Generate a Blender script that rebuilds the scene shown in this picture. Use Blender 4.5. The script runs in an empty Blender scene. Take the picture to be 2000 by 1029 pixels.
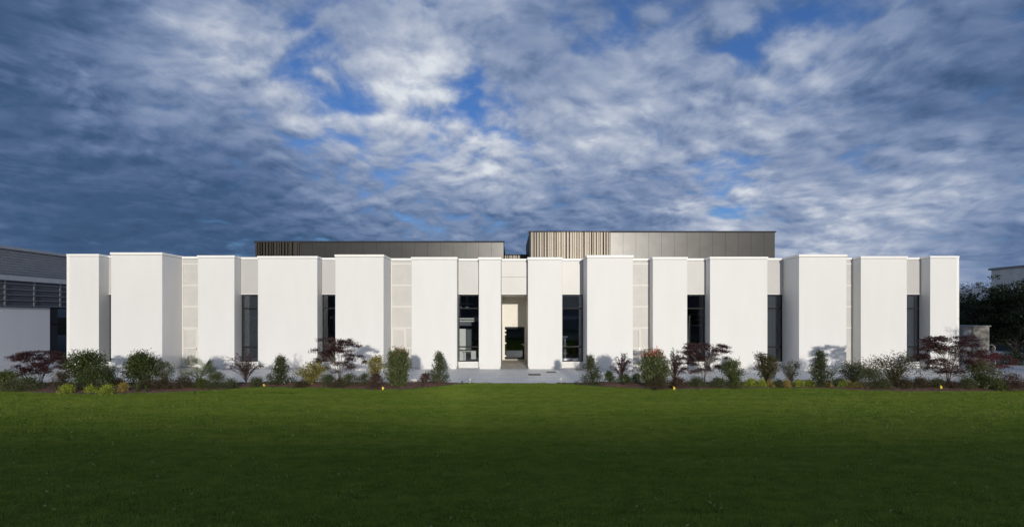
import bpy, math, random
import numpy as np
from mathutils import Vector, Matrix
rad = math.radians
SC = bpy.context.scene
COL = SC.collection

# ------------------------------------------------------------------ camera
EYE, F, VX, HY = 2.9, 950.0, 1003.0, 617.0      # eye height (m), focal length, vertical axis and horizon of the 2000 px photo
cam_d = bpy.data.cameras.new("camera")
cam = bpy.data.objects.new("camera", cam_d); COL.objects.link(cam)
cam.location = (0, 0, EYE); cam.rotation_euler = (rad(90), 0, 0)
cam_d.sensor_width = 36; cam_d.lens = 36 * F / 2000
cam_d.shift_x = -(VX - 1000) / 2000; cam_d.shift_y = (HY - 514.5) / 2000
cam_d.clip_start = 0.1; cam_d.clip_end = 3000
SC.camera = cam

# ------------------------------------------------------------------ exposure
SC.view_settings.view_transform = 'Standard'; SC.view_settings.look = 'None'
SC.view_settings.exposure = -0.03; SC.view_settings.gamma = 1.0
SC.cycles.use_denoising = True
SC.cycles.max_bounces = 8; SC.cycles.transparent_max_bounces = 16
SC.cycles.caustics_reflective = False; SC.cycles.caustics_refractive = False

# ------------------------------------------------------------------ sun
SUN_EL, SUN_AZ = 7.0, 7.0                        # low sun behind the viewer, a little to the right
sv = Vector((math.sin(rad(SUN_AZ)) * math.cos(rad(SUN_EL)), -math.cos(rad(SUN_AZ)) * math.cos(rad(SUN_EL)), math.sin(rad(SUN_EL))))
sd = bpy.data.lights.new("sun", 'SUN'); so = bpy.data.objects.new("sun", sd); COL.objects.link(so)
sd.energy = 2.9; sd.angle = rad(0.8); sd.color = (1.0, 0.93, 0.82)
so.rotation_euler = sv.to_track_quat('Z', 'Y').to_euler(); so.location = (10, -60, 40)

# ------------------------------------------------------------------ node helper
class NT:
    def __init__(s, tree): s.t = tree; s.n = tree.nodes; s.l = tree.links
    def new(s, k, **kw):
        n = s.n.new(k)
        for a, b in kw.items(): setattr(n, a, b)
        return n
    def put(s, sock, v):
        if isinstance(v, bpy.types.NodeSocket): s.l.new(v, sock)
        elif v is not None: sock.default_value = v
    def m(s, op, a, b=None, c=None, clamp=False):
        n = s.new('ShaderNodeMath', operation=op); n.use_clamp = clamp
        s.put(n.inputs[0], a)
        if b is not None: s.put(n.inputs[1], b)
        if c is not None: s.put(n.inputs[2], c)
        return n.outputs[0]
    def vm(s, op, a, b=None, scale=None):
        n = s.new('ShaderNodeVectorMath', operation=op)
        s.put(n.inputs[0], a)
        if b is not None: s.put(n.inputs[1], b)
        if scale is not None: s.put(n.inputs['Scale'], scale)
        return n.outputs['Value'] if op in ('DOT_PRODUCT', 'LENGTH') else n.outputs[0]
    def noise(s, vec, scale, detail=4, rough=.55, dist=0.0, dim='3D'):
        n = s.new('ShaderNodeTexNoise', noise_dimensions=dim)
        s.put(n.inputs['Vector'], vec); n.inputs['Scale'].default_value = scale
        n.inputs['Detail'].default_value = detail; n.inputs['Roughness'].default_value = rough
        n.inputs['Distortion'].default_value = dist
        return n
    def ss(s, v, lo, hi, a=0.0, b=1.0):
        n = s.new('ShaderNodeMapRange', interpolation_type='SMOOTHSTEP')
        s.put(n.inputs['Value'], v); n.inputs['From Min'].default_value = lo; n.inputs['From Max'].default_value = hi
        n.inputs['To Min'].default_value = a; n.inputs['To Max'].default_value = b
        return n.outputs[0]
    def mix(s, f, a, b, blend='MIX'):
        n = s.new('ShaderNodeMix', data_type='RGBA', blend_type=blend)
        s.put(n.inputs[0], f); s.put(n.inputs[6], a); s.put(n.inputs[7], b)
        return n.outputs[2]
def c4(c): return (c[0], c[1], c[2], 1.0)

# ------------------------------------------------------------------ world: physical sky under broken cloud
W = bpy.data.worlds.new("World"); SC.world = W; W.use_nodes = True
w = NT(W.node_tree); w.n.clear()
out = w.new('ShaderNodeOutputWorld'); 
sky = w.new('ShaderNodeTexSky', sky_type='NISHITA'); sky.sun_disc = False
sky.sun_elevation = rad(SUN_EL); sky.sun_rotation = rad(180 - SUN_AZ)
D = w.new('ShaderNodeTexCoord').outputs['Generated']
sep = w.new('ShaderNodeSeparateXYZ'); w.put(sep.inputs[0], D)
dx, dy, dz = sep.outputs
zz = w.m('ADD', w.m('MAXIMUM', dz, 0.0), 0.26)
comb = w.new('ShaderNodeCombineXYZ'); w.put(comb.inputs[0], w.m('DIVIDE', dx, zz)); w.put(comb.inputs[1], w.m('DIVIDE', dy, zz)); comb.inputs[2].default_value = 3.7
P0 = comb.outputs[0]
wn = w.noise(P0, 1.5, 3, .5)
P1 = w.vm('ADD', P0, w.vm('SCALE', w.vm('SUBTRACT', wn.outputs['Color'], (.5, .5, .5)), scale=0.45))
big = w.noise(P1, .95, 4, .5).outputs[0]
mid = w.noise(P1, 3.3, 5, .50).outputs[0]
fine = w.noise(P1, 14.0, 5, .55).outputs[0]
wn2 = w.noise(P0, 9.0, 4, .6)
PC = w.vm('ADD', P0, w.vm('SCALE', w.vm('SUBTRACT', wn2.outputs['Color'], (.5, .5, .5)), scale=0.15))
def cells(vec):
    vo_ = w.new('ShaderNodeTexVoronoi', feature='SMOOTH_F1'); w.put(vo_.inputs['Vector'], vec); vo_.inputs['Scale'].default_value = 8.5; vo_.inputs['Smoothness'].default_value = .55
    return w.m('SUBTRACT', 1.0, w.m('MULTIPLY', vo_.outputs['Distance'], 1.25))
cell = cells(PC); cell2 = cells(w.vm('ADD', PC, (0.006, -0.03, 0.0)))
mid2 = w.noise(w.vm('ADD', P1, (0.015, -0.08, 0.02)), 3.3, 5, .50).outputs[0]
fine2 = w.noise(w.vm('ADD', P1, (0.006, -0.024, 0.01)), 14.0, 5, .55).outputs[0]
def pdir(px, py): return Vector(((px - VX) / F, 1.0, (HY - py) / F)).normalized()
def blob(px, py, r):                              # soft spot of sky round one direction, r = radius in degrees
    d = pdir(px, py); k = 1.0 / (1 - math.cos(rad(r)))
    dot = w.vm('DOT_PRODUCT', D, tuple(d))
    return w.m('POWER', 2.718, w.m('MULTIPLY', w.m('SUBTRACT', dot, 1.0), k))
def fsum(base, items):
    acc = base
    for it in items:
        px, py, r, a = it
        acc = w.m('MULTIPLY_ADD', blob(px, py, r), a, acc)
    return acc
# cloud cover: thinner in the blue gaps
COVER = [(1470, 50, 6.0, -.20), (1700, 20, 6, -.10), (1240, 20, 3, -.06), (400, 30, 5, -.12), (580, 150, 5, -.14), (700, 215, 3.5, -.12), (900, 180, 3.0, -.12), (1430, 375, 3, -.08), (1700, 330, 2.5, -.08), (960, 300, 4, -.04), (640, 60, 3, -.05), (1330, 210, 5, .10), (1100, 120, 5, .08), (1000, 250, 5, .05), (20, 20, 6, .06), (1950, 120, 7, .06),
         (1420, 370, 5, -.03), (150, 330, 14, .14), (1000, 60, 6, .04), (1500, 300, 8, .06), (1250, 180, 6, .07), (1800, 250, 9, .08), (200, 110, 5, .05)]
cover = fsum(w.m('ADD', w.m('MULTIPLY', w.m('SUBTRACT', big, .5), .55), w.m('ADD', w.m('MULTIPLY', w.m('SUBTRACT', mid, .5), .75), w.m('ADD', w.m('MULTIPLY', w.m('SUBTRACT', fine, .5), .30), w.m('MULTIPLY', w.m('SUBTRACT', cell, .5), .28)))), COVER)
cov = w.ss(w.m('ADD', cover, w.ss(dz, .34, .14, .02, .16)), -.24, .02)
thick = w.ss(cover, -.02, .22)
ff = w.ss(dz, .02, .22, .55, 1.0)
relief = w.m('ADD', w.m('ADD', w.m('MULTIPLY', w.m('SUBTRACT', mid, mid2), .75), w.m('MULTIPLY', w.m('MULTIPLY', w.m('SUBTRACT', cell, cell2), .65), ff)), w.m('MULTIPLY', w.m('MULTIPLY', w.m('SUBTRACT', fine, fine2), .70), ff))
# how bright the cloud deck is, direction by direction
LIGHT = [(1240, 165, 7, .26), (810, 175, 5.5, .34), (940, 280, 4.5, .30), (1540, 170, 5.5, .22), (360, 115, 7, .18), (640, 230, 6, .20), (1430, 375, 5.5, .42), (1740, 450, 7, .28), (1000, 420, 14, .14), (1950, 350, 5, .10),
         (850, 60, 9, .16), (1080, 240, 9, .10), (520, 90, 5, .10), (60, 350, 18, -.05), (820, 435, 6, .16), (1850, 360, 5, .12), (1600, 470, 7, .18), (1300, 300, 8, .06), (700, 320, 8, .05)]
bright = w.m('MULTIPLY', fsum(0.18, LIGHT), w.ss(big, .34, .66, .68, 1.35))
puff = w.m('MULTIPLY', w.ss(mid, .36, .64), w.m('ADD', w.m('MULTIPLY', w.ss(cell, .25, .85), .75), w.m('MULTIPLY', w.ss(fine, .34, .66), .3)))
lum = w.m('MULTIPLY', bright, w.m('ADD', .88, w.m('MULTIPLY', puff, .62)))
lum = w.m('ADD', lum, w.m('MULTIPLY', relief, w.m('ADD', .03, w.m('MULTIPLY', bright, 1.05))))
lum = w.m('MAXIMUM', w.m('SUBTRACT', lum, w.m('MULTIPLY', thick, .05)), 0.0)
ramp = w.new('ShaderNodeValToRGB'); w.put(ramp.inputs[0], lum)
e = ramp.color_ramp.elements
e[0].position = 0.0; e[0].color = (.030, .065, .140, 1)
e[1].position = 1.0; e[1].color = (.72, .76, .81, 1)
for p_, c_ in ((.10, (.055, .108, .215)), (.20, (.115, .180, .325)), (.32, (.200, .270, .430)), (.50, (.32, .385, .53)), (.76, (.52, .57, .67))):
    q = ramp.color_ramp.elements.new(p_); q.color = c4(c_)
# added glow in the unseen sky behind and beside the viewer, to light walls
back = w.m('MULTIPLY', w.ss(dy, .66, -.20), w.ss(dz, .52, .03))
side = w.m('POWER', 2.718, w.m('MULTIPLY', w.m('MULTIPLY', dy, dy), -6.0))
fill_glow = w.vm('SCALE', (1.0, .985, .97), scale=w.m('MULTIPLY_ADD', side, 1.45, 1.0))
cloudc = w.mix(back, ramp.outputs[0], fill_glow)
skyc = w.vm('MULTIPLY', sky.outputs[0], (.50, .86, 1.70))
bgs = w.new('ShaderNodeBackground'); w.put(bgs.inputs[0], skyc); bgs.inputs[1].default_value = 0.10
bgc = w.new('ShaderNodeBackground'); w.put(bgc.inputs[0], cloudc); bgc.inputs[1].default_value = 1.0
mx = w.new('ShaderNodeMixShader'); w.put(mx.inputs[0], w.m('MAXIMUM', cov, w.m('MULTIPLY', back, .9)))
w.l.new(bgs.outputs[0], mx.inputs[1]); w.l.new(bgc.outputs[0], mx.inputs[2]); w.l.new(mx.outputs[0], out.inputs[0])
W.cycles.sampling_method = 'MANUAL'; W.cycles.sample_map_resolution = 512

# ------------------------------------------------------------------ materials
def mat(name, color, rough=.7, metallic=0.0, var=0.0, vscale=3.0, bump=0.0, bscale=40.0, spec=.5, color2=None):
    m = bpy.data.materials.new(name); m.use_nodes = True
    t = NT(m.node_tree); b = t.n['Principled BSDF']
    b.inputs['Roughness'].default_value = rough; b.inputs['Metallic'].default_value = metallic
    b.inputs['Specular IOR Level'].default_value = spec
    b.inputs['Base Color'].default_value = c4(color)
    pos = t.new('ShaderNodeNewGeometry').outputs['Position']
    if var or color2:
        nz = t.noise(pos, vscale, 6, .6).outputs[0]
        f = t.ss(nz, .3, .7)
        hi = color2 or tuple(min(1, c * (1 + var)) for c in color)
        lo = color if color2 else tuple(c * (1 - var) for c in color)
        t.put(b.inputs['Base Color'], t.mix(f, c4(lo), c4(hi)))
    if bump:
        bp = t.new('ShaderNodeBump'); bp.inputs['Strength'].default_value = bump; bp.inputs['Distance'].default_value = .02
        t.put(bp.inputs['Height'], t.noise(pos, bscale, 4, .6).outputs[0]); t.put(b.inputs['Normal'], bp.outputs[0])
    return m
def leafmat(name, c1, c2, rough=.5, trans=.35):
    m = bpy.data.materials.new(name); m.use_nodes = True
    t = NT(m.node_tree); b = t.n['Principled BSDF']; o = t.n['Material Output']
    r = t.new('ShaderNodeNewGeometry').outputs['Random Per Island']
    col = t.mix(t.ss(r, 0, 1), c4(c1), c4(c2))
    t.put(b.inputs['Base Color'], col); b.inputs['Roughness'].default_value = rough; b.inputs['Specular IOR Level'].default_value = .35
    tr = t.new('ShaderNodeBsdfTranslucent'); t.put(tr.inputs[0], t.mix(1.0, col, (1.3, 1.3, .6, 1), 'MULTIPLY'))
    mx = t.new('ShaderNodeMixShader'); mx.inputs[0].default_value = trans
    t.l.new(b.outputs[0], mx.inputs[1]); t.l.new(tr.outputs[0], mx.inputs[2]); t.l.new(mx.outputs[0], o.inputs[0])
    return m
def wallmat(name, color):
    m = bpy.data.materials.new(name); m.use_nodes = True
    t = NT(m.node_tree); b = t.n['Principled BSDF']; b.inputs['Roughness'].default_value = .55
    pos = t.new('ShaderNodeNewGeometry').outputs['Position']
    big_ = t.noise(t.vm('MULTIPLY', pos, (1.0, 1.0, .25)), 1.3, 5, .6).outputs[0]
    f = t.ss(big_, .3, .72)
    col = t.mix(f, c4(tuple(c * .965 for c in color)), c4(color))
    # faint rain streaks and dirt low down
    z = t.new('ShaderNodeSeparateXYZ'); t.put(z.inputs[0], pos)
    st = t.noise(t.vm('MULTIPLY', pos, (6.0, 6.0, .12)), 2.0, 4, .6).outputs[0]
    dirt = t.m('MULTIPLY', t.ss(z.outputs[2], .55, 0.0), t.ss(st, .35, .75), None, True)
    col = t.mix(t.m('MULTIPLY', dirt, .30), col, (.52, .50, .46, 1))
    col = t.mix(t.m('MULTIPLY', t.ss(st, .62, .85), .05), col, (.6, .6, .58, 1))
    t.put(b.inputs['Base Color'], col)
    bp = t.new('ShaderNodeBump'); bp.inputs['Strength'].default_value = .12; bp.inputs['Distance'].default_value = .01
    t.put(bp.inputs['Height'], t.noise(pos, 60, 4, .6).outputs[0]); t.put(b.inputs['Normal'], bp.outputs[0])
    return m
def glassmat(name, tint, ior=1.55, extra=.04):
    m = bpy.data.materials.new(name); m.use_nodes = True
    t = NT(m.node_tree); t.n.remove(t.n['Principled BSDF']); o = t.n['Material Output']
    fr = t.new('ShaderNodeFresnel'); fr.inputs[0].default_value = ior
    tr = t.new('ShaderNodeBsdfTransparent'); tr.inputs[0].default_value = c4(tint)
    gl = t.new('ShaderNodeBsdfGlossy'); gl.inputs['Roughness'].default_value = .012; gl.inputs[0].default_value = (.92, .95, 1, 1)
    mx = t.new('ShaderNodeMixShader'); t.put(mx.inputs[0], t.m('ADD', fr.outputs[0], extra))
    t.l.new(tr.outputs[0], mx.inputs[1]); t.l.new(gl.outputs[0], mx.inputs[2]); t.l.new(mx.outputs[0], o.inputs[0])
    return m
def stripemat(name, color, axis, period, depth, rough=.6, metallic=0.0, c2=None, bumpd=.02):
    m = bpy.data.materials.new(name); m.use_nodes = True
    t = NT(m.node_tree); b = t.n['Principled BSDF']; b.inputs['Roughness'].default_value = rough; b.inputs['Metallic'].default_value = metallic
    pos = t.new('ShaderNodeNewGeometry').outputs['Position']
    s = t.new('ShaderNodeSeparateXYZ'); t.put(s.inputs[0], pos)
    v = t.m('SINE', t.m('MULTIPLY', s.outputs[axis], 2 * math.pi / period))
    nz = t.noise(pos, 2.0, 5, .6).outputs[0]
    base = t.mix(t.ss(nz, .3, .7), c4(tuple(c * .88 for c in color)), c4(color))
    if c2: base = t.mix(t.ss(v, .2, .9), base, c4(c2))
    t.put(b.inputs['Base Color'], base)
    bp = t.new('ShaderNodeBump'); bp.inputs['Strength'].default_value = depth; bp.inputs['Distance'].default_value = bumpd
    t.put(bp.inputs['Height'], v); t.put(b.inputs['Normal'], bp.outputs[0])
    return m
M = {}
M['white'] = wallmat('white_render', (.72, .72, .712))
M['cap'] = mat('white_coping', (.83, .825, .80), .45, var=.02)
M['frame_white'] = mat('cream_frame', (.72, .705, .67), .5)
M['panel'] = mat('pearl_panel', (.50, .495, .485), .42, .0, var=.03, vscale=1.0, spec=.6)
M['dark'] = mat('dark_frame', (.012, .013, .016), .6, spec=.2)
M['bronze'] = mat('anodised_cladding', (.047, .047, .047), .33, .8, var=.06, vscale=1.2)
M['fin'] = mat('bronze_fin', (.056, .050, .043), .36, .8, var=.06, vscale=1.2)
M['backing_shade'] = mat('shade_painted_sheet', (.022, .020, .019), .5, .4)  # kept darker than the fins: their side shadows painted into the backing
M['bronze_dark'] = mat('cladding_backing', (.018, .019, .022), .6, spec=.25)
M['glass'] = glassmat('window_glass', (.93, .96, .98), 1.52, .02)
M['glass_door'] = glassmat('door_glass', (.45, .48, .5), 1.5, .10)
M['glass_mirror'] = glassmat('reflecting_glass', (.55, .58, .62), 1.5, .17)
M['blind'] = mat('grey_blind', (.035, .039, .048), .8)
M['steel'] = mat('brushed_steel', (.7, .7, .68), .3, .9)
M['cream'] = mat('cream_paint', (.78, .76, .70), .6, var=.03)
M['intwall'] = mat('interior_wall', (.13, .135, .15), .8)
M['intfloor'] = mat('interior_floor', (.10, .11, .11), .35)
M['black'] = mat('black_plastic', (.015, .015, .016), .45)
M['roofing'] = mat('roof_membrane', (.30, .30, .30), .8, var=.1)

# ------------------------------------------------------------------ mesh builder
class MB:
    def __init__(s): s.v = []; s.f = []
    def box(s, x0, x1, y0, y1, z0, z1):
        k = len(s.v)
        s.v += [(x0, y0, z0), (x1, y0, z0), (x1, y1, z0), (x0, y1, z0), (x0, y0, z1), (x1, y0, z1), (x1, y1, z1), (x0, y1, z1)]
        s.f += [tuple(k + i for i in q) for q in ((0, 3, 2, 1), (4, 5, 6, 7), (0, 1, 5, 4), (1, 2, 6, 5), (2, 3, 7, 6), (3, 0, 4, 7))]
        return s
    def prism(s, pts, z0, z1):
        k = len(s.v); n = len(pts)
        s.v += [(p[0], p[1], z0) for p in pts] + [(p[0], p[1], z1) for p in pts]
        s.f += [tuple(k + i for i in reversed(range(n))), tuple(k + n + i for i in range(n))]
        s.f += [(k + i, k + (i + 1) % n, k + n + (i + 1) % n, k + n + i) for i in range(n)]
        return s
    def tube(s, pts, r0, r1=None, sides=6, cap=True):
        r1 = r0 if r1 is None else r1
        pts = [Vector(p) for p in pts]; n = len(pts); k = len(s.v)
        for i, p in enumerate(pts):
            t = (pts[min(i + 1, n - 1)] - pts[max(i - 1, 0)]); t = t.normalized() if t.length > 1e-9 else Vector((0, 0, 1))
            a = t.orthogonal().normalized() if i == 0 else (a - t * a.dot(t)).normalized()
            b = t.cross(a); r = r0 + (r1 - r0) * i / max(1, n - 1)
            for j in range(sides):
                an = 2 * math.pi * j / sides
                q = p + (a * math.cos(an) + b * math.sin(an)) * r
                s.v.append(tuple(q))
        for i in range(n - 1):
            for j in range(sides):
                j2 = (j + 1) % sides
                s.f.append((k + i * sides + j, k + i * sides + j2, k + (i + 1) * sides + j2, k + (i + 1) * sides + j))
        if cap:
            s.f.append(tuple(k + j for j in reversed(range(sides)))); s.f.append(tuple(k + (n - 1) * sides + j for j in range(sides)))
        return s
    def build(s, name, m, parent=None, bevel=0.0, smooth=False):
        me = bpy.data.meshes.new(name); me.from_pydata([tuple(v) for v in s.v], [], s.f); me.update()
        me.materials.append(m)
        if smooth:
            for p in me.polygons: p.use_smooth = True
        o = bpy.data.objects.new(name, me); COL.objects.link(o)
        if parent: o.parent = parent
        if bevel:
            bm = o.modifiers.new('bevel', 'BEVEL'); bm.width = bevel; bm.segments = 2; bm.limit_method = 'ANGLE'
        return o
def tag(o, label=None, cat=None, group=None, kind=None):
    if label: o['label'] = label
    if cat: o['category'] = cat
    if group: o['group'] = group
    if kind: o['kind'] = kind
    return o
def empty(name, loc=(0, 0, 0), **kw):
    o = bpy.data.objects.new(name, None); COL.objects.link(o); o.location = loc; o.empty_display_size = .3
    return tag(o, **kw)
def PX(px, Y): return (px - VX) / F * Y
def PZ(py, Y): return EYE - (py - HY) / F * Y
def GY(py): return EYE * F / (py - HY)            # distance of a ground point
rng = random.Random(7)

# ------------------------------------------------------------------ ground
def grid_mesh(name, x0, x1, y0, y1, nx, ny, zf, m):
    xs = np.linspace(x0, x1, nx + 1); ys = np.linspace(y0, y1, ny + 1)
    v = [(x, y, zf(x, y)) for y in ys for x in xs]
    f = [(j * (nx + 1) + i, j * (nx + 1) + i + 1, (j + 1) * (nx + 1) + i + 1, (j + 1) * (nx + 1) + i) for j in range(ny) for i in range(nx)]
    b = MB(); b.v = v; b.f = f; return b.build(name, m)
gm = mat('far_ground', (.05, .065, .03), .95, color2=(.08, .085, .05), vscale=.2)
g = MB(); g.v = [(-900, -900, -.10), (900, -900, -.10), (900, 900, -.10), (-900, 900, -.10)]; g.f = [(0, 1, 2, 3)]
tag(g.build('ground', gm), kind='structure')
Y_EDGE = GY(748)                                   # pavement kerb line
# paving
pm = bpy.data.materials.new('grey_pavers'); pm.use_nodes = True; t = NT(pm.node_tree); b = t.n['Principled BSDF']; b.inputs['Roughness'].default_value = .55
pos = t.new('ShaderNodeNewGeometry').outputs['Position']
br = t.new('ShaderNodeTexBrick'); t.put(br.inputs['Vector'], pos); br.inputs['Scale'].default_value = 1.0
br.inputs['Brick Width'].default_value = .62; br.inputs['Row Height'].default_value = .40; br.inputs['Mortar Size'].default_value = .010; br.inputs['Mortar Smooth'].default_value = .3
br.inputs['Color1'].default_value = (.72, .70, .66, 1); br.inputs['Color2'].default_value = (.80, .775, .73, 1); br.inputs['Mortar'].default_value = (.42, .42, .41, 1); br.inputs['Bias'].default_value = 0
n1 = t.ss(t.noise(pos, 1.1, 6, .65).outputs[0], .35, .7); n2 = t.ss(t.noise(pos, 14, 5, .6).outputs[0], .4, .7)
colp = t.mix(t.m('MULTIPLY', n1, .45), br.outputs[0], (.52, .52, .50, 1)); colp = t.mix(t.m('MULTIPLY', n2, .25), colp, (.60, .60, .60, 1))
t.put(b.inputs['Base Color'], colp)
bp = t.new('ShaderNodeBump'); bp.inputs['Strength'].default_value = .25; bp.inputs['Distance'].default_value = .01
t.put(bp.inputs['Height'], t.m('SUBTRACT', n2, t.m('MULTIPLY', br.outputs['Fac'], 2.0))); t.put(b.inputs['Normal'], bp.outputs[0])
pv = MB(); pv.box(-70, 70, Y_EDGE, 75, -.12, 0.0)
tag(pv.build('pavement', pm), kind='structure')
km = mat('kerb_stone', (.27, .28, .28), .8, var=.12, vscale=8, bump=.2)
kb = MB()
x = -60.0
while x < 60: kb.box(x, x + .985, Y_EDGE - .10, Y_EDGE - .004, -.12, .012); x += 1.0
tag(kb.build('kerb', km), kind='structure')

# planting beds (mulch): front edge traced on the ground, back edge on the kerb
BED_L = [(-260, 762), (-120, 764), (0, 762), (60, 766), (120, 768), (190, 770), (260, 768), (330, 766), (400, 763), (450, 759), (500, 756), (560, 756), (620, 757), (680, 759), (740, 761), (790, 760), (840, 756), (880, 752), (905, 749.5), (925, 748.6)]
BED_R = [(1088, 748.6), (1110, 749.5), (1140, 752), (1180, 755), (1230, 758), (1290, 760), (1360, 760), (1440, 758), (1520, 757), (1600, 758), (1680, 762), (1760, 764), (1840, 764), (1920, 764), (2000, 762), (2140, 762), (2300, 762)]
def edge_pts(lst): return [(PX(px, GY(py)), GY(py)) for px, py in lst]
EL, ER = edge_pts(BED_L), edge_pts(BED_R)
def front_y(x):
    for e_ in (EL, ER):
        if e_[0][0] <= x <= e_[-1][0]:
            return float(np.interp(x, [p[0] for p in e_], [p[1] for p in e_]))
    return Y_EDGE - .1
mulch = bpy.data.materials.new('bark_mulch'); mulch.use_nodes = True; t = NT(mulch.node_tree); b = t.n['Principled BSDF']; b.inputs['Roughness'].default_value = .95
pos = t.new('ShaderNodeNewGeometry').outputs['Position']
vo = t.new('ShaderNodeTexVoronoi'); t.put(vo.inputs['Vector'], t.vm('MULTIPLY', pos, (1, 1.4, 1))); vo.inputs['Scale'].default_value = 22
rr = t.new('ShaderNodeValToRGB'); t.put(rr.inputs[0], t.m('ADD', t.m('MULTIPLY', vo.outputs['Color'], .6), t.m('MULTIPLY', t.noise(pos, 2, 4).outputs[0], .4)))
rr.color_ramp.elements[0].position = .2; rr.color_ramp.elements[0].color = (.045, .022, .016, 1); rr.color_ramp.elements[1].position = .85; rr.color_ramp.elements[1].color = (.26, .13, .095, 1)
t.put(b.inputs['Base Color'], rr.outputs[0])
bp = t.new('ShaderNodeBump'); bp.inputs['Strength'].default_value = .9; bp.inputs['Distance'].default_value = .04; t.put(bp.inputs['Height'], vo.outputs['Distance']); t.put(b.inputs['Normal'], bp.outputs[0])
def bed(E, name, edge_in):
    xs = np.linspace(E[0][0], E[-1][0], 260); ny = 14; v = []; f = []
    for x in xs:
        yf = float(np.interp(x, [p[0] for p in E], [p[1] for p in E])); yb = Y_EDGE - .11
        for j in range(ny + 1):
            u = j / ny; wd = yb - yf
            z = .012 + min(.13, wd * .12) * math.sin(math.pi * u) ** .6 + rng.uniform(-.012, .012) * (0 < j < ny)
            v.append((x, yf + wd * u, z))
    for i in range(len(xs) - 1):
        for j in range(ny):
            a = i * (ny + 1) + j; f.append((a, a + ny + 1, a + ny + 2, a + 1))
    B = MB(); B.v = v; B.f = f
    o = B.build(name, mulch); tag(o, kind='structure')
    # dark metal edging along the lawn, follows the curve
    pts = [(x, float(np.interp(x, [p[0] for p in E], [p[1] for p in E])) - .03, .0) for x in xs]
    R = MB()
    for a, c in zip(pts[:-1], pts[1:]):
        k = len(R.v)
        R.v += [(a[0], a[1], -.03), (c[0], c[1], -.03), (c[0], c[1], .05), (a[0], a[1], .05), (a[0], a[1] + .03, -.03), (c[0], c[1] + .03, -.03), (c[0], c[1] + .03, .05), (a[0], a[1] + .03, .05)]
        R.f += [(k, k + 1, k + 2, k + 3), (k + 5, k + 4, k + 7, k + 6), (k + 3, k + 2, k + 6, k + 7)]
    o2 = R.build('edging', M_EDGE); tag(o2, kind='structure')
M_EDGE = mat('bed_edging', (.05, .04, .033), .9, var=.2)
bed(EL, 'soil', 1); bed(ER, 'soil', -1)
def ground_z(x, y):
    yf = front_y(x); yb = Y_EDGE - .11
    if yf < y < yb:
        wd = yb - yf; return .012 + min(.13, wd * .12) * math.sin(math.pi * (y - yf) / wd) ** .6
    return 0.0

# lawn: soil sheet + grass
from mathutils import noise as mn
def lz(x, y):
    k = min(1.0, max(0.0, (front_y(x) - y) / 2.5))
    return k * (.050 * mn.noise((x * .10, y * .42, 1.3)) + .022 * mn.noise((x * .35, y * 1.1, 5.1)) + .010 * mn.noise((x * 1.3, y * 2.2, 9.0)))
xs = np.linspace(-30, 30, 241)
v = []; f = []; rows = 200
for x in xs:
    yf = front_y(x) - .03
    for j in range(rows + 1): y_ = -4 + (yf + 4) * (j / rows); v.append((x, y_, -.012 + lz(x, y_)))
for i in range(len(xs) - 1):
    for j in range(rows):
        a = i * (rows + 1) + j; f.append((a, a + rows + 1, a + rows + 2, a + 1))
lawnm = bpy.data.materials.new('lawn_turf'); lawnm.use_nodes = True; t = NT(lawnm.node_tree); b = t.n['Principled BSDF']; b.inputs['Roughness'].default_value = 1.0; b.inputs['Specular IOR Level'].default_value = 0
pos = t.new('ShaderNodeNewGeometry').outputs['Position']
nz = t.noise(pos, 3, 6, .7).outputs[0]
t.put(b.inputs['Base Color'], t.mix(t.ss(nz, .35, .65), (.030, .060, .010, 1), (.050, .095, .016, 1)))
B = MB(); B.v = v; B.f = f; lawn = B.build('lawn', lawnm); tag(lawn, kind='structure')
# one tuft patch of mown grass blades, scattered
def grass_material():
    m = bpy.data.materials.new('grass_blade'); m.use_nodes = True
    t = NT(m.node_tree); b = t.n['Principled BSDF']; o = t.n['Material Output']
    geo = t.new('ShaderNodeNewGeometry'); r = geo.outputs['Random Per Island']; pos = geo.outputs['Position']
    big_ = t.ss(t.noise(t.vm('MULTIPLY', pos, (.5, 2.4, 0)), .5, 5, .6).outputs[0], .35, .68)
    sm = t.ss(t.noise(t.vm('MULTIPLY', pos, (1, 1.8, 0)), 2.4, 5, .65).outputs[0], .36, .66)
    c = t.mix(t.ss(r, 0, 1), (.104, .180, .020, 1), (.225, .310, .042, 1))
    c = t.mix(t.m('MULTIPLY', big_, .5), c, (.275, .325, .055, 1))
    c = t.mix(t.m('MULTIPLY', sm, .45), c, (.056, .112, .014, 1))
    c = t.mix(t.ss(r, .955, .965), c, (.20, .17, .08, 1))
    t.put(b.inputs['Base Color'], c); b.inputs['Roughness'].default_value = .6; b.inputs['Specular IOR Level'].default_value = .12
    tr = t.new('ShaderNodeBsdfTranslucent'); t.put(tr.inputs[0], c)
    mx = t.new('ShaderNodeMixShader'); mx.inputs[0].default_value = .15
    t.l.new(b.outputs[0], mx.inputs[1]); t.l.new(tr.outputs[0], mx.inputs[2]); t.l.new(mx.outputs[0], o.inputs[0])
    return m
nr = np.random.default_rng(3)
def np_mesh(name, V, Fq, m):
    me = bpy.data.meshes.new(name)
    me.vertices.add(len(V)); me.vertices.foreach_set('co', np.asarray(V, np.float32).ravel())
    k = Fq.shape[1]; n = len(Fq)
    me.loops.add(n * k); me.loops.foreach_set('vertex_index', np.asarray(Fq, np.int32).ravel())
    me.polygons.add(n); me.polygons.foreach_set('loop_start', np.arange(0, n * k, k, dtype=np.int32))
    me.polygons.foreach_set('loop_total', np.full(n, k, np.int32))
    me.update(calc_edges=True); me.materials.append(m); me.validate()
    return me
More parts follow.
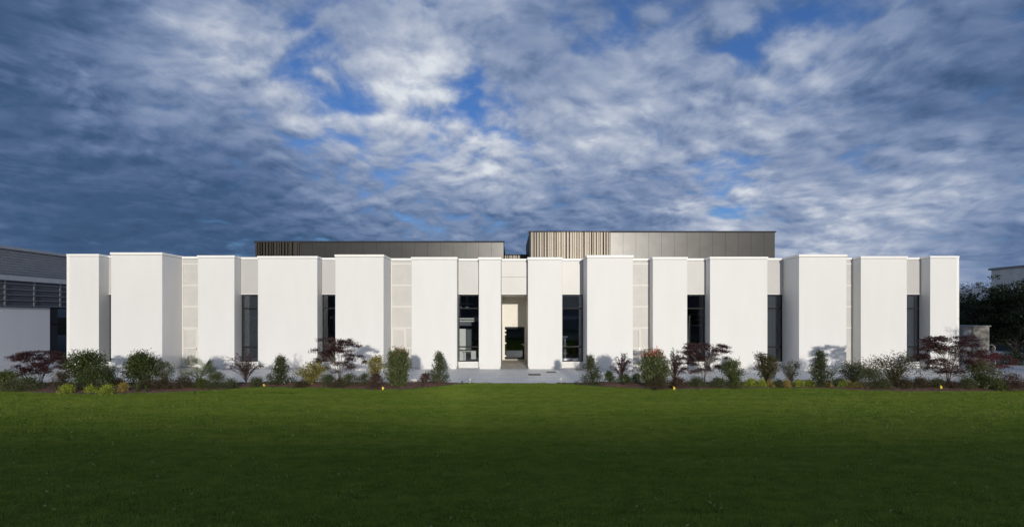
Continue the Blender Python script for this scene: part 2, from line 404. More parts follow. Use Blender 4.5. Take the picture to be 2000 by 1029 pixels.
def blade_patch(nb, size, h0, h1, width):
    p = np.zeros((nb, 3)); rr_ = size * np.sqrt(nr.random(nb)); an = nr.random(nb) * 2 * math.pi
    p[:, 0] = rr_ * np.cos(an); p[:, 1] = rr_ * np.sin(an)
    h = nr.uniform(h0, h1, nb); d = math.pi / 2 + nr.normal(0, .55, nb) + math.pi * (nr.random(nb) < .35); lean = nr.uniform(.1, .9, nb) * h
    side = np.stack([-np.sin(d), np.cos(d), np.zeros(nb)], 1) * (width * nr.uniform(.7, 1.3, nb))[:, None] / 2
    dirv = np.stack([np.cos(d), np.sin(d), np.zeros(nb)], 1)
    m1 = p + dirv * (lean * .35)[:, None] + np.array([0, 0, 1]) * (h * .6)[:, None]
    tip = p + dirv * lean[:, None] + np.array([0, 0, 1]) * h[:, None]
    V = np.stack([p - side, p + side, m1 + side * .8, m1 - side * .8, tip], 1).reshape(-1, 3)
    k = np.arange(nb)[:, None] * 5
    tri = np.concatenate([k + np.array([[0, 1, 2]]), k + np.array([[0, 2, 3]]), k + np.array([[3, 2, 4]])], 0)
    return V, tri
gmat = grass_material()
V, T = blade_patch(240, .26, .016, .040, .0055)
tuft = bpy.data.objects.new('grass_tuft', np_mesh('grass_tuft', V, T, gmat))       # source of the scatter, not in the scene itself
def scatter(name, surf_mesh, source, density, smin, smax, seed=0):
    o = bpy.data.objects.new(name, surf_mesh); COL.objects.link(o)
    ng = bpy.data.node_groups.new(name, 'GeometryNodeTree')
    ng.interface.new_socket('Geometry', in_out='INPUT', socket_type='NodeSocketGeometry'); ng.interface.new_socket('Geometry', in_out='OUTPUT', socket_type='NodeSocketGeometry')
    N, L = ng.nodes, ng.links
    gi = N.new('NodeGroupInput'); go = N.new('NodeGroupOutput')
    ds = N.new('GeometryNodeDistributePointsOnFaces'); ds.inputs['Density'].default_value = density; ds.inputs['Seed'].default_value = seed
    oi = N.new('GeometryNodeObjectInfo'); oi.inputs['Object'].default_value = source; oi.inputs['As Instance'].default_value = True
    ip = N.new('GeometryNodeInstanceOnPoints')
    rv = N.new('FunctionNodeRandomValue'); rv.data_type = 'FLOAT_VECTOR'; rv.inputs[0].default_value = (-.06, -.06, -.35); rv.inputs[1].default_value = (.06, .06, .35)
    rs = N.new('FunctionNodeRandomValue'); rs.data_type = 'FLOAT'; rs.inputs[2].default_value = smin; rs.inputs[3].default_value = smax
    L.new(gi.outputs[0], ds.inputs['Mesh']); L.new(ds.outputs['Points'], ip.inputs['Points']); L.new(oi.outputs['Geometry'], ip.inputs['Instance'])
    L.new(rv.outputs[0], ip.inputs['Rotation']); L.new(rs.outputs[1], ip.inputs['Scale']); L.new(ip.outputs[0], go.inputs[0])
    md = o.modifiers.new('scatter', 'NODES'); md.node_group = ng
    return o
# the scatter surface: the part of the lawn near enough to show blades
v2 = []; f2 = []
bare = (PX(540, GY(768)), GY(768))
for x in np.linspace(-26, 26, 209):
    yf = front_y(x) - .05
    for j in range(145): y_ = 3.0 + (yf - 3.0) * (j / 144); v2.append((x, y_, -.008 + lz(x, y_)))
for i in range(208):
    for j in range(144):
        a = i * 145 + j; cx, cy = (v2[a][0] + v2[a + 145][0]) / 2, v2[a][1]
        if ((cx - bare[0]) / 1.25) ** 2 + ((cy - bare[1]) / .22) ** 2 < 1: continue
        f2.append((a, a + 145, a + 146, a + 1))
B = MB(); B.v = v2; B.f = f2
me = bpy.data.meshes.new('grass'); me.from_pydata(v2, [], f2); me.update()
gr = scatter('grass', me, tuft, 42, .75, 1.25, 1); tag(gr, 'short mown grass of the wide lawn', 'grass', kind='stuff')
# pale clover leaves and litter among the blades
n = 4200
cx = nr.uniform(-25, 25, n); cy = 5.5 + (nr.random(n) ** .8) * 14.5
keep = np.array([cy[i] < front_y(cx[i]) - .1 for i in range(n)]); cx = cx[keep]; cy = cy[keep]; n = len(cx)
s_ = nr.uniform(.008, .024, n); a_ = nr.random(n) * 6.28; tl = nr.uniform(-1, 1, (n, 2)); zc_ = np.array([lz(cx[i], cy[i]) for i in range(n)]) + .032
q = []
for (ox, oy) in ((-1, -.6), (1, -.6), (1, .6), (-1, .6)):
    q.append(np.stack([cx + s_ * (ox * np.cos(a_) - oy * np.sin(a_)), cy + s_ * (ox * np.sin(a_) + oy * np.cos(a_)), zc_ + s_ * (ox * tl[:, 0] + oy * tl[:, 1])], 1))
Vc = np.stack(q, 1).reshape(-1, 3)
cl = bpy.data.objects.new('clover', np_mesh('clover', Vc, np.arange(4 * n).reshape(n, 4), leafmat('pale_clover', (.13, .20, .06), (.26, .30, .13))))
COL.objects.link(cl); tag(cl, 'pale clover leaves and litter dotted through the lawn', 'clover', kind='stuff')

# ------------------------------------------------------------------ main building
YB = GY(718); YS = YB / 1.0235; YG = YB / 1.059   # recess plane, shallow bays, deep bays
ZT = 6.125; CAP = .125
bld = empty('exhibition_hall', (0, YB, 0), label='long low white building of stepped wall bays with slim dark windows', cat='building')
INV = Matrix.Translation((0, -YB, 0))
def part(B, name, m, parent=None, bevel=0.0, smooth=False, label=None):
    p = parent or bld
    o = B.build(name, m, p, bevel, smooth)
    if p is bld: o.matrix_parent_inverse = INV
    elif p.parent is bld: pass
    if label: o['label'] = label
    return o
BAYS = [(131.5, 192.9, 's'), (216.6, 316.6, 'g'), (386.3, 457.7, 's'), (503.7, 619.7, 's'), (654.8, 749.1, 'g'), (803.8, 892.5, 's'), (935.2, 978.3, 's'),
        (1031.2, 1098.2, 's'), (1146.8, 1236.3, 'g'), (1275, 1342.3, 's'), (1386.8, 1499, 's'), (1560.7, 1653.3, 'g'), (1681.4, 1771.3, 's'), (1816.9, 1872, 's')]
BX = []
def ztop(px):
    d = (px - VX)
    return 6.11 + (.125 * (-d / 650) ** 1.5 if d < 0 else .066 * (d / 750) ** 1.5)
YI = YB + .45                                     # inner face of the facade
for i, (a, b_, k) in enumerate(BAYS):
    Y = YS if k == 's' else YG; ZT = ztop((a + b_) / 2)
    x0, x1 = PX(a, Y), PX(b_, Y); BX.append((x0, x1, Y))
    B = MB().box(x0, x1, Y, YI, .11, ZT - CAP - .012)
    wb = part(B, 'wall_bay', M['white'], bevel=.012)
    part(MB().box(x0 + .035, x1 - .035, Y + .035, YI - .01, 0, .11), 'plinth', M['white'], wb)
    part(MB().box(x0 - .03, x1 + .03, Y - .035, YI, ZT - CAP, ZT), 'coping', M['cap'], wb, bevel=.01)
    part(MB().box(x0 + .012, x1 - .012, Y + .012, YI - .02, ZT - CAP - .012, ZT - CAP), 'joint', M['bronze_dark'], wb)
    if i == 0: part(MB().box(x0 - .028, x0 + .13, Y - .012, YI, .0, ZT - CAP - .004), 'corner_trim', M['cap'], wb, bevel=.005)
    if i == 13: part(MB().box(x1 - .13, x1 + .028, Y - .012, YI, .0, ZT - CAP - .004), 'corner_trim', M['cap'], wb, bevel=.005)
for o in [o for o in bpy.data.objects if o.parent and o.parent.parent is bld]: pass
ZP = PZ(575, YB)                                   # bottom of the infill panels
ZW = PZ(706, YB)                                   # window sill height
def transom(py): return PZ(py, YB + .1)
screenm = stripemat('expanded_metal_screen', (.56, .55, .53), 2, .045, .3, .5, 0.0, c2=(.585, .575, .555), bumpd=.004)
def recess(i, kind):
    x0, x1 = BX[i][1], BX[i + 1][0]; ZT = ztop((BAYS[i][1] + BAYS[i + 1][0]) / 2)
    part(MB().box(x0 + .032, x1 - .032, YB - .03, YI, ZT - CAP, ZT - .004), 'coping', M['cap'], bevel=.01)
    if kind in ('w', 'e'):
        pn = part(MB().box(x0 + .012, x1 - .012, YB, YB + .08, ZP + .03, ZT - CAP - .012), 'infill_panel', M['panel'], bevel=.004)
        part(MB().box(x0 + .012, x1 - .012, YB - .012, YB + .08, ZP, ZP + .03), 'edge_strip', M['cap'], pn)
        if kind == 'e': part(MB().box(x0 + .03, x1 - .03, YB - .002, YB + .002, PZ(541.2, YB), PZ(540.9, YB) + .004), 'seam', M['bronze_dark'], pn)
    if kind == 'w':
        yw = YB + .10; fw = .055
        fr = MB()
        fr.box(x0, x0 + fw, yw, yw + .07, ZW, ZP).box(x1 - fw, x1, yw, yw + .07, ZW, ZP)
        fr.box(x0 + fw, x1 - fw, yw, yw + .07, ZW, ZW + .05).box(x0 + fw, x1 - fw, yw, yw + .07, ZP - .05, ZP)
        zs = [transom(602), transom(677)]
        for z in zs: fr.box(x0 + fw, x1 - fw, yw - .01, yw + .07, z - .035, z + .035)
        fo = part(fr, 'window', M['dark'])
        zz_ = [ZW + .05, zs[1] - .035, zs[1] + .035, zs[0] - .035, zs[0] + .035, ZP - .05]
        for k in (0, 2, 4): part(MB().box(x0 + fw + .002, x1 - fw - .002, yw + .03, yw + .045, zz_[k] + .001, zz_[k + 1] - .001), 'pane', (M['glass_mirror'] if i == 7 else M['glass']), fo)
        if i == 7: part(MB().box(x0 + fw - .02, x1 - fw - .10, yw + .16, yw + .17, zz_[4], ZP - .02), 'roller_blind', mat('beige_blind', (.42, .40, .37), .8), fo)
        if i in (0, 2, 10, 12): part(MB().box(x0 + fw - .02, x1 - fw + .02, yw + .25, yw + .26, ZW + .02, ZP - .02), 'roller_blind', M['blind'], fo)
        si = part(MB().box(x0 + .012, x1 - .012, YB + .0, YB + .18, .0, ZW - .03), 'sill_wall', M['white'])
        part(MB().box(x0 + .004, x1 - .004, YB - .02, YB + .185, ZW - .028, ZW), 'sill', M['cap'], si)
    if kind in ('s', 'd', 'n', 'v'):
        xa, xb = x0 + .01, x1 - .01
        scr = part(MB().box(xa, xb, YB + .04, YB + .07, .03, ZT - CAP - .012), 'metal_screen', screenm)
        fr = MB()
        for py in (515.5, 557.3, 598.6, 640): z = PZ(py, YB); fr.box(xa + .06, xb, YB + .012, YB + .039, z - .028, z + .028)
        fr.box(xa, xa + .06, YB + .010, YB + .039, 0, ZT - CAP - .012)
        part(fr, 'screen_frame', M['frame_white'], scr)
        if kind == 'v': return
        z0, z1, zm = .05, PZ(642.3, YB), PZ(679, YB)
        dr = MB()
        if kind == 's': L_, R_ = xa + .075, PX(791.6, YB)
        elif kind == 'd': L_, R_ = xa + .10, PX(384.5, YB)
        else: L_, R_ = xa + .02, PX(1249.5, YB)
        R_ = min(R_, xb - .02)
        for (a, c) in ((L_, L_ + .05), (R_ - .05, R_)): dr.box(a, c, YB - .002, YB + .011, z0, z1)
        for z in (z1 - .05, zm - .025, z0): dr.box(L_ + .05, R_ - .05, YB - .002, YB + .011, z, z + .05)
        if xb - R_ > .2:
            dr.box(R_ + .012, R_ + .055, YB - .002, YB + .011, z0, z1); dr.box(R_ + .055, xb, YB - .002, YB + .011, zm - .025, zm + .025)
        part(dr, 'screen_door', M['frame_white'], scr)
        hb = MB().box(R_ - .04, R_ - .012, YB - .03, YB - .003, 1.02, 1.10)
        part(hb, 'door_handle', mat('red_handle', (.25, .05, .04), .5) if kind == 'd' else M['steel'], scr)
KINDS = ['w', 'd', 'w', 'w', 's', 'w', 'e', 'w', 'n', 'w', 'w', 'v', 'w']
for i, k in enumerate(KINDS): recess(i, k)

# entrance recess
YD = YB * 1.135; EX0, EX1 = BX[6][1], BX[7][0]
XI0, XI1 = EX0 - .02, EX1 + .02
ent = part(MB().box(XI0 - .3, XI1 + .3, YB + .10, YD + .2, ZP + .002, ZP + .12), 'entrance_soffit', M['cream'])
cut = (PX(986, YD), PX(1024.3, YD), PZ(701.5, YD), PZ(638, YD))
wl = MB(); 
wl.box(XI0 - .3, cut[0], YD, YD + .2, 0, ZP + .002).box(cut[1], XI1 + .3, YD, YD + .2, 0, ZP + .002).box(cut[0], cut[1], YD, YD + .2, cut[3], ZP + .002).box(cut[0], cut[1], YD - .01, YD + .2, 0, cut[2])
part(wl, 'entrance_wall', M['cream'])
part(MB().box(XI0 - .12, XI0, YI - .1, YD, 0, ZP), 'entrance_side', M['cream']); part(MB().box(XI1, XI1 + .12, YI - .1, YD, 0, ZP), 'entrance_side', M['cream'])
rp = MB(); zf = .115
rp.v = [(XI0, YS + .1, .004), (XI1, YS + .1, .004), (XI1, YB + 1.2, zf), (XI0, YB + 1.2, zf), (XI0, YD, zf), (XI1, YD, zf)]
rp.f = [(0, 1, 2, 3), (3, 2, 5, 4)]
part(rp, 'entrance_floor', mat('entrance_concrete', (.52, .48, .41), .7, var=.18, vscale=2.5, bump=.1))
dw = cut; ft = .085; yd = YD + .03
d = MB()
d.box(dw[0] + .003, dw[0] + ft, yd, yd + .06, dw[2], dw[3] - .003).box(dw[1] - ft - .04, dw[1] - .003, yd, yd + .06, dw[2], dw[3] - .003)
d.box(dw[0] + ft, dw[1] - ft - .04, yd, yd + .06, dw[3] - .13, dw[3] - .003).box(dw[0] + ft, dw[1] - ft - .04, yd, yd + .06, dw[2], dw[2] + .10)
door = part(d, 'door', M['dark'], bevel=.004)
part(MB().box(dw[0] + ft, dw[1] - ft - .04, yd + .02, yd + .035, dw[2] + .10, dw[3] - .13), 'pane', M['glass_door'], door)
hd = MB(); hz = PZ(672, YD); hx = dw[1] - .07
hd.tube([(hx, yd - .055, hz), (hx - .14, yd - .055, hz)], .011, sides=8).tube([(hx, yd, hz), (hx, yd - .056, hz)], .011, sides=8).box(hx - .02, hx + .02, yd - .006, yd, hz - .12, hz + .03)
part(hd, 'door_handle', M['steel'], door)
for py in (645.3, 652.6, 669.8, 694.8):
    z = PZ(py, YD); hg = MB()
    hg.box(dw[0] + .0, dw[0] + .045, yd - .022, yd - .001, z - .045, z + .045).tube([(dw[0] + .05, yd - .03, z - .055), (dw[0] + .05, yd - .03, z + .055)], .018, sides=8).box(dw[0] + .062, dw[0] + .10, yd - .012, yd - .001, z - .022, z + .022)
    part(hg, 'hinge', mat('hinge_white', (.82, .82, .8), .4), door)
sg = part(MB().box(PX(1000.3, YD), PX(1009.5, YD), YD - .012, YD - .001, PZ(635.2, YD), PZ(632, YD)), 'name_plate', mat('clear_plate', (.60, .57, .49), .25))

ZT = 6.11
# inside of the hall: floor, walls, ceiling
XA, XZ_ = BX[0][0], BX[-1][1]
YBK = 38.5
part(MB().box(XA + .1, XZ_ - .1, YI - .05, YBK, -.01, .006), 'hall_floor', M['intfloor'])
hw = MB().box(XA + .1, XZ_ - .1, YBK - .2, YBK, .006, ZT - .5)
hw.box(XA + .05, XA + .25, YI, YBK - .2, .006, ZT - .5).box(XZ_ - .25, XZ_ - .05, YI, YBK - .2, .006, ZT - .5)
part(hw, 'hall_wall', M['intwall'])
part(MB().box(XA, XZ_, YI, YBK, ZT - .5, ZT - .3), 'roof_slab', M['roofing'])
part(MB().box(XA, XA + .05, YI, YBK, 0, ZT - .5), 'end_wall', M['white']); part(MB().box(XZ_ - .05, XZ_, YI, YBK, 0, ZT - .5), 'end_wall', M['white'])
# cream partitions just behind the glass
def px_in(px, Y): return PX(px, Y)
part(MB().box(px_in(890, 31.2), px_in(909.5, 31.2), 31.2, 31.5, .006, PZ(642, 31.2)), 'partition', M['cream'])
part(MB().box(px_in(1330, 31.5), px_in(1349, 31.5), 31.5, 31.8, .006, PZ(615, 31.5)), 'partition', M['cream'])

# rooftop volumes
def volume(px0, px1, pytop, Y, fin_px, depth, zb=5.0, joint=25, panels=True, side='none', zback=None, capm='bronze_dark'):
    x0, x1 = PX(px0, Y), PX(px1, Y); zt = PZ(pytop, Y)
    cp = MB()
    cp.box(x0 - .05, x1 + .05, Y - .06, Y + .3, zt - .10, zt)
    body = MB()
    k = 0
    zbk = zback if zback is not None else zt - .10
    body.v = [(x0, Y + .06, zb), (x1, Y + .06, zb), (x1, Y + depth, zb), (x0, Y + depth, zb), (x0, Y + .06, zt - .10), (x1, Y + .06, zt - .10), (x1, Y + depth, zbk), (x0, Y + depth, zbk)]
    body.f = [(0, 3, 2, 1), (4, 5, 6, 7), (0, 1, 5, 4), (1, 2, 6, 5), (2, 3, 7, 6), (3, 0, 4, 7)]
    vol = part(body, 'rooftop_volume', M['bronze_dark'])
    part(cp, 'parapet_cap', M['bronze_dark'], vol)
    pw = joint / F * Y
    xf0, xf1 = (PX(fin_px[0], Y), PX(fin_px[1], Y)) if fin_px else (x0, x0)
    pb = MB(); x = xf1 if xf1 < x1 - .2 else x1
    while x < x1 - .05:
        xe = min(x + pw, x1 - .02)
        pb.box(x + .006, xe - .006, Y, Y + .05, zb, zt - .105); x += pw
    if pb.v: part(pb, 'cladding_panel', M['bronze'], vol)
    if fin_px:
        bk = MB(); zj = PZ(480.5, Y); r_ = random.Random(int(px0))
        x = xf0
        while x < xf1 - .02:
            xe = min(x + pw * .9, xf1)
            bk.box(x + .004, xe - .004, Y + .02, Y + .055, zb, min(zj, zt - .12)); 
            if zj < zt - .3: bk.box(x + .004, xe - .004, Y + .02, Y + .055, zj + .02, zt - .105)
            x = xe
        part(bk, 'backing_sheet', M['backing_shade'], vol)
        fb = MB(); x = xf0 + .03
        while x < xf1 - .05:
            wd = r_.choice((.07, .10, .13, .15)); dp = r_.choice((.12, .16, .20))
            fb.box(x, x + wd, Y - dp, Y + .018, zb, zt - .105)
            x += wd + r_.choice((.035, .06, .09, .11))
        part(fb, 'vertical_fins', M['fin'], vol)
    return vol
YV = 36.0
volume(498, 984, 471, YV, (500, 585), 8.0)
v2_ = volume(1034, 1514, 451.5, YV, (1036, 1192), 10.0, zback=PZ(481, YV * 1.408 - 4))
volume(985, 1033, 497, 41.0, (985, 1033), 4.0, joint=20)

# ------------------------------------------------------------------ neighbouring buildings
XL = -30.0
def nb(px): return XL * F / (px - VX)              # distance on the left neighbour's flank
lb = empty('warehouse', (XL, 30, 0), label='dark ribbed metal warehouse flank over a pale wall at the far left', cat='building')
LI = Matrix.Translation((-XL, -30, 0))
def lpart(B, name, m, parent=None, bevel=0.0):
    o = B.build(name, m, parent or lb, bevel)
    if not parent: o.matrix_parent_inverse = LI
    return o
zr, zl0, zl1, zb0 = 7.02, 5.02, 5.30, 3.44
rib = stripemat('ribbed_cladding', (.24, .25, .27), 2, .15, .55, .5, .3, bumpd=.03)
Yw = nb(101)
lpart(MB().box(XL - 14, XL, 14, 52, zl1, zr - .16), 'ribbed_cladding', rib, bevel=.01)
lpart(MB().box(XL - 14.05, XL + .10, 13.95, 52.05, zr - .16, zr), 'roof_edge', mat('grey_trim', (.32, .34, .37), .5, .2))
lpart(MB().box(XL - 14, XL + .16, 13.9, 52.1, zl0, zl1), 'ledge', mat('pale_ledge', (.40, .42, .45), .5, var=.05))
lv = lpart(MB().box(XL - 14, XL - .02, 14, 52, zb0, zl0), 'louvre_band', mat('louvre_backing', (.10, .105, .12), .6, .3))
sl = MB()
for k in range(5):
    z = zb0 + .05 + k * .33
    sl.box(XL - .018, XL + .07, 14, 52, z, z + .045)
for y in np.arange(28.64 - 1.75 * 8, 50, 1.75): sl.box(XL - .015, XL + .03, y, y + .09, zb0, zl0)
lpart(sl, 'louvre', mat('louvre_metal', (.26, .27, .29), .45, .5), lv)
gw = wallmat('grey_render', (.76, .765, .78))
lpart(MB().box(XL - 14, XL - .12, 14, Yw, 0, zb0), 'wall', gw)
lpart(MB().box(XL - 14, XL - .12, Yw + 3.6, 52, 0, zb0), 'wall', gw)
lw = MB().box(XL - .5, XL - .3, Yw, Yw + 3.6, 0, zb0)
wn_ = lpart(lw, 'window', M['dark'])
lpart(MB().box(XL - .29, XL - .27, Yw + .08, Yw + 3.5, .08, 2.3), 'pane', glassmat('dusk_glass', (.05, .05, .06)), wn_)
lpart(MB().box(XL - .29, XL - .27, Yw + .08, Yw + 3.5, 2.42, zb0 - .06), 'pane', glassmat('dusk_glass', (.05, .05, .06)), wn_)

XR = 44.5
rb = empty('factory', (XR, 45, 0), label='pale grey ribbed metal building rising behind the trees at the far right', cat='building')
RI = Matrix.Translation((-XR, -45, 0))
ribv = stripemat('standing_seam_cladding', (.42, .44, .45), 1, 1.05, .5, .6, .1, bumpd=.05)
for B, nme, m in ((MB().box(XR, XR + 20, 20, 45.3, .0, 7.15), 'wall', ribv), (MB().box(XR - .15, XR + 20.1, 19.9, 45.45, 7.15, 7.33), 'roof_edge', mat('dark_gutter', (.16, .17, .19), .5, .3)),
                  (MB().box(XR - 4, XR - .01, 30, 52, 4.1, 5.3), 'canopy', mat('canopy_fascia', (.50, .51, .53), .6, var=.05)), (MB().box(XR - 3.9, XR - .3, 30.2, 51.8, 0, 4.09), 'loading_bay', M['black'])):
    o = B.build(nme, m, rb); o.matrix_parent_inverse = RI
far = empty('industrial_shed', (40, 66, 0), label='low white shed glimpsed through the trees right of the white building', cat='building')
FI = Matrix.Translation((-40, -66, 0))
for B, nme, m in ((MB().box(52, 75, 66, 80, 0, 5.4), 'wall', wallmat('shed_wall', (.55, .56, .58))), (MB().box(51.8, 75.2, 65.8, 80.2, 5.4, 5.65), 'roof_edge', M['dark'])):
    o = B.build(nme, m, far); o.matrix_parent_inverse = FI

# grey utility cabin at the right end
YC = 28.6; cx0, cx1, cx2 = PX(1871, YC), PX(1898.5, YC), PX(1931, YC); zc = PZ(635.5, YC)
cab = empty('utility_cabin', (cx1, YC, 0), label='small flat grey and beige utility cabin with a metal door right of the white building', cat='cabin')
CI = Matrix.Translation((-cx1, -YC, 0))
def cpart(B, n_, m, p=None):
    o = B.build(n_, m, p or cab, .006)
    if not p: o.matrix_parent_inverse = CI
    return o
cpart(MB().box(cx0 + .25, cx1, YC, YC + 2.4, 0, zc - .06), 'door_wall', mat('grey_metal_sheet', (.20, .21, .225), .5, .2, var=.05))
cpart(MB().box(cx1, cx2, YC - .04, YC + 2.4, 0, zc - .06), 'wall', stripemat('beige_boards', (.23, .215, .19), 2, .16, .25, .7, bumpd=.01))
cpart(MB().box(cx0 + .25, cx2 + .06, YC - .10, YC + 2.45, zc - .06, zc), 'roof', mat('cabin_roof', (.20, .21, .22), .6))
dr_ = cpart(MB().box(cx0 + .3, cx1 - .12, YC - .03, YC - .002, .05, zc - .28), 'door', mat('grey_door', (.25, .26, .28), .45, .2))
cpart(MB().box(cx1 - .2, cx1 - .16, YC - .07, YC - .031, 1.0, 1.14), 'door_handle', M['steel'], dr_)
hp = MB(); hcx, hcz, hr = PX(1936.5, YC - .4), PZ(681, YC - .4), .21
hp.tube([(hcx + hr * math.cos(a), YC - .4, hcz + hr * 1.15 * math.sin(a)) for a in np.linspace(0, 2 * math.pi, 25)], .014, sides=6, cap=False)
hp.tube([(hcx - hr, YC - .4, hcz), (hcx - hr, YC - .4, 0)], .014).tube([(hcx + hr, YC - .4, hcz), (hcx + hr, YC - .4, 0)], .014)
tag(hp.build('bicycle_stand', mat('galvanised_hoop', (.55, .56, .58), .4, .6)), 'round pale metal hoop standing beside the utility cabin', 'bike stand')

# ------------------------------------------------------------------ behind the viewer: the long dark hall whose shadow lies on the near lawn
HB = -44.0; HH = (13.0 - HB) * math.tan(rad(SUN_EL)) / math.cos(rad(SUN_AZ))
bh = empty('storage_hall', (0, HB, 0), label='long dark storage hall across the lawn behind the viewer', cat='building')
BI = Matrix.Translation((0, -HB, 0))
for B, nme, m in ((MB().box(-75, 90, HB - 25, HB, 0, HH - .2), 'wall', stripemat('storage_cladding', (.20, .21, .22), 0, .5, .5, .6, .2, bumpd=.04)), (MB().box(-75.2, 90.2, HB - 25.2, HB + .2, HH - .2, HH), 'roof_edge', M['cap']),
                  (MB().box(-74.9, 89.9, HB + .001, HB + .03, 2.2, 2.9), 'window_band', mat('window_band', (.45, .47, .5), .3))):
    o = B.build(nme, m, bh); o.matrix_parent_inverse = BI

# ------------------------------------------------------------------ small things on the paving
def slab(px0, px1, py0, py1, name, label, m, cat, h=.012):
    Y0, Y1 = GY(py1), GY(py0); Ym = (Y0 + Y1) / 2
    x0, x1 = PX(px0, Ym), PX(px1, Ym)
    o = MB().box(x0, x1, Y0, Y1, .001, h); r = empty(name, ((x0 + x1) / 2, Ym, 0), label=label, cat=cat, group='metal covers set in the paving')
    rim = MB().box(x0 - .03, x1 + .03, Y0 - .03, Y1 + .03, .001, h - .005).build('frame', mat('cover_rim', (.20, .17, .13), .6, .5), r); c_ = o.build('cover', m, r)
    for q in (rim, c_): q.matrix_parent_inverse = Matrix.Translation((-(x0 + x1) / 2, -Ym, 0))
rust = mat('rusty_cover', (.16, .12, .09), .8, .3, var=.35, vscale=20, bump=.4)
slab(1033, 1055, 730, 733, 'manhole_cover', 'rusty manhole cover in front of the bay right of the entrance', rust, 'manhole cover')
slab(1068, 1085, 725.5, 727.8, 'manhole_cover', 'smaller brownish cover in the paving before the reflecting window', rust, 'manhole cover')
slab(1125, 1137, 721, 722.5, 'manhole_cover', 'narrow dark cover close to the wall foot right of the reflecting window', rust, 'manhole cover')
def fixture(px, py, name, label, cat, group, h, kind):
    Y = GY(py); X = PX(px, Y); Y = min(Y, 20.9) if kind != 'block' else Y
    z = ground_z(X, Y)
    r = empty(name, (X, Y, z), label=label, cat=cat, group=group)
    if kind == 'flag':
        a = MB(); a.tube([(0, 0, -.02), (.01, 0, h)], .006, sides=5).build('stake', M['black'], r)
        fb_ = MB(); fb_.v = [(.01, 0, h), (.10, .02, h - .06), (.012, .0, h - .14), (.01, .006, h), (.10, .026, h - .06), (.012, .006, h - .14), (.07, -.03, h - .14), (.07, -.024, h - .14)]
        fb_.f = [(0, 1, 2), (3, 5, 4), (0, 3, 4, 1), (1, 4, 5, 2), (2, 5, 3, 0), (1, 6, 2), (4, 5, 7)]
        fb_.build('flag', YEL, r)
    elif kind == 'spike':
        MB().tube([(0, 0, 0), (0, 0, h)], .012, sides=6).build('stem', M['dark'], r)
        MB().tube([(0, 0, h), (.05, -.03, h + .09)], .028, .036, sides=8).tube([(0, 0, h - .10), (.03, 0, h - .06)], .02, .02, sides=6).build('lamp_head', mat('white_lamp', (.8, .8, .8), .3), r)
    else:
        MB().box(-.14, .14, -.1, .1, 0, h).build('box', mat('concrete_block', (.42, .40, .37), .9, var=.15, vscale=9), r, .01)
        MB().box(-.16, .16, -.12, .12, h, h + .035).build('lid', M['cap'], r, .005)
YEL = mat('yellow_flag', (.70, .56, .04), .5)
FG = 'yellow marker flags along the planting bed'
for px, py, lab, h in ((513.5, 756, 'yellow marker flag left of the dark conical holly', .24), (745.5, 762, 'yellow marker flag before the low red shrub and the left oleander', .26),
                       (1314.5, 761.5, 'yellow marker flag at the right foot of the pink flowering oleander', .25), (1836, 763, 'yellow marker flag under the large red maple at the right end', .28),
                       (1899, 757, 'small yellow marker flag in the greenery right of the large red maple', .14), (1959.5, 763.5, 'rightmost yellow marker flag, low at the lawn edge', .12)):
    fixture(px, py, 'marker_flag', lab, 'marker flag', FG, h * .62, 'flag')
fixture(916.8, 749.4, 'garden_spotlight', 'white spike spotlight at the tip of the left bed', 'spotlight', 'spike spotlights beside the entrance path', .14, 'spike')
fixture(1094.5, 749.4, 'garden_spotlight', 'white spike spotlight at the tip of the right bed', 'spotlight', 'spike spotlights beside the entrance path', .16, 'spike')
fixture(809, 747.2, 'utility_box', 'low beige box with white lid right of the left oleander', 'utility box', 'small utility boxes behind the bed', .13, 'block')
fixture(1565, 746.5, 'utility_box', 'low box with white lid left of the dark spreading holly', 'utility box', 'small utility boxes behind the bed', .12, 'block')
fixture(452, 748.3, 'utility_box', 'low box with white lid left of the arching purple barberry', 'utility box', 'small utility boxes behind the bed', .06, 'block')

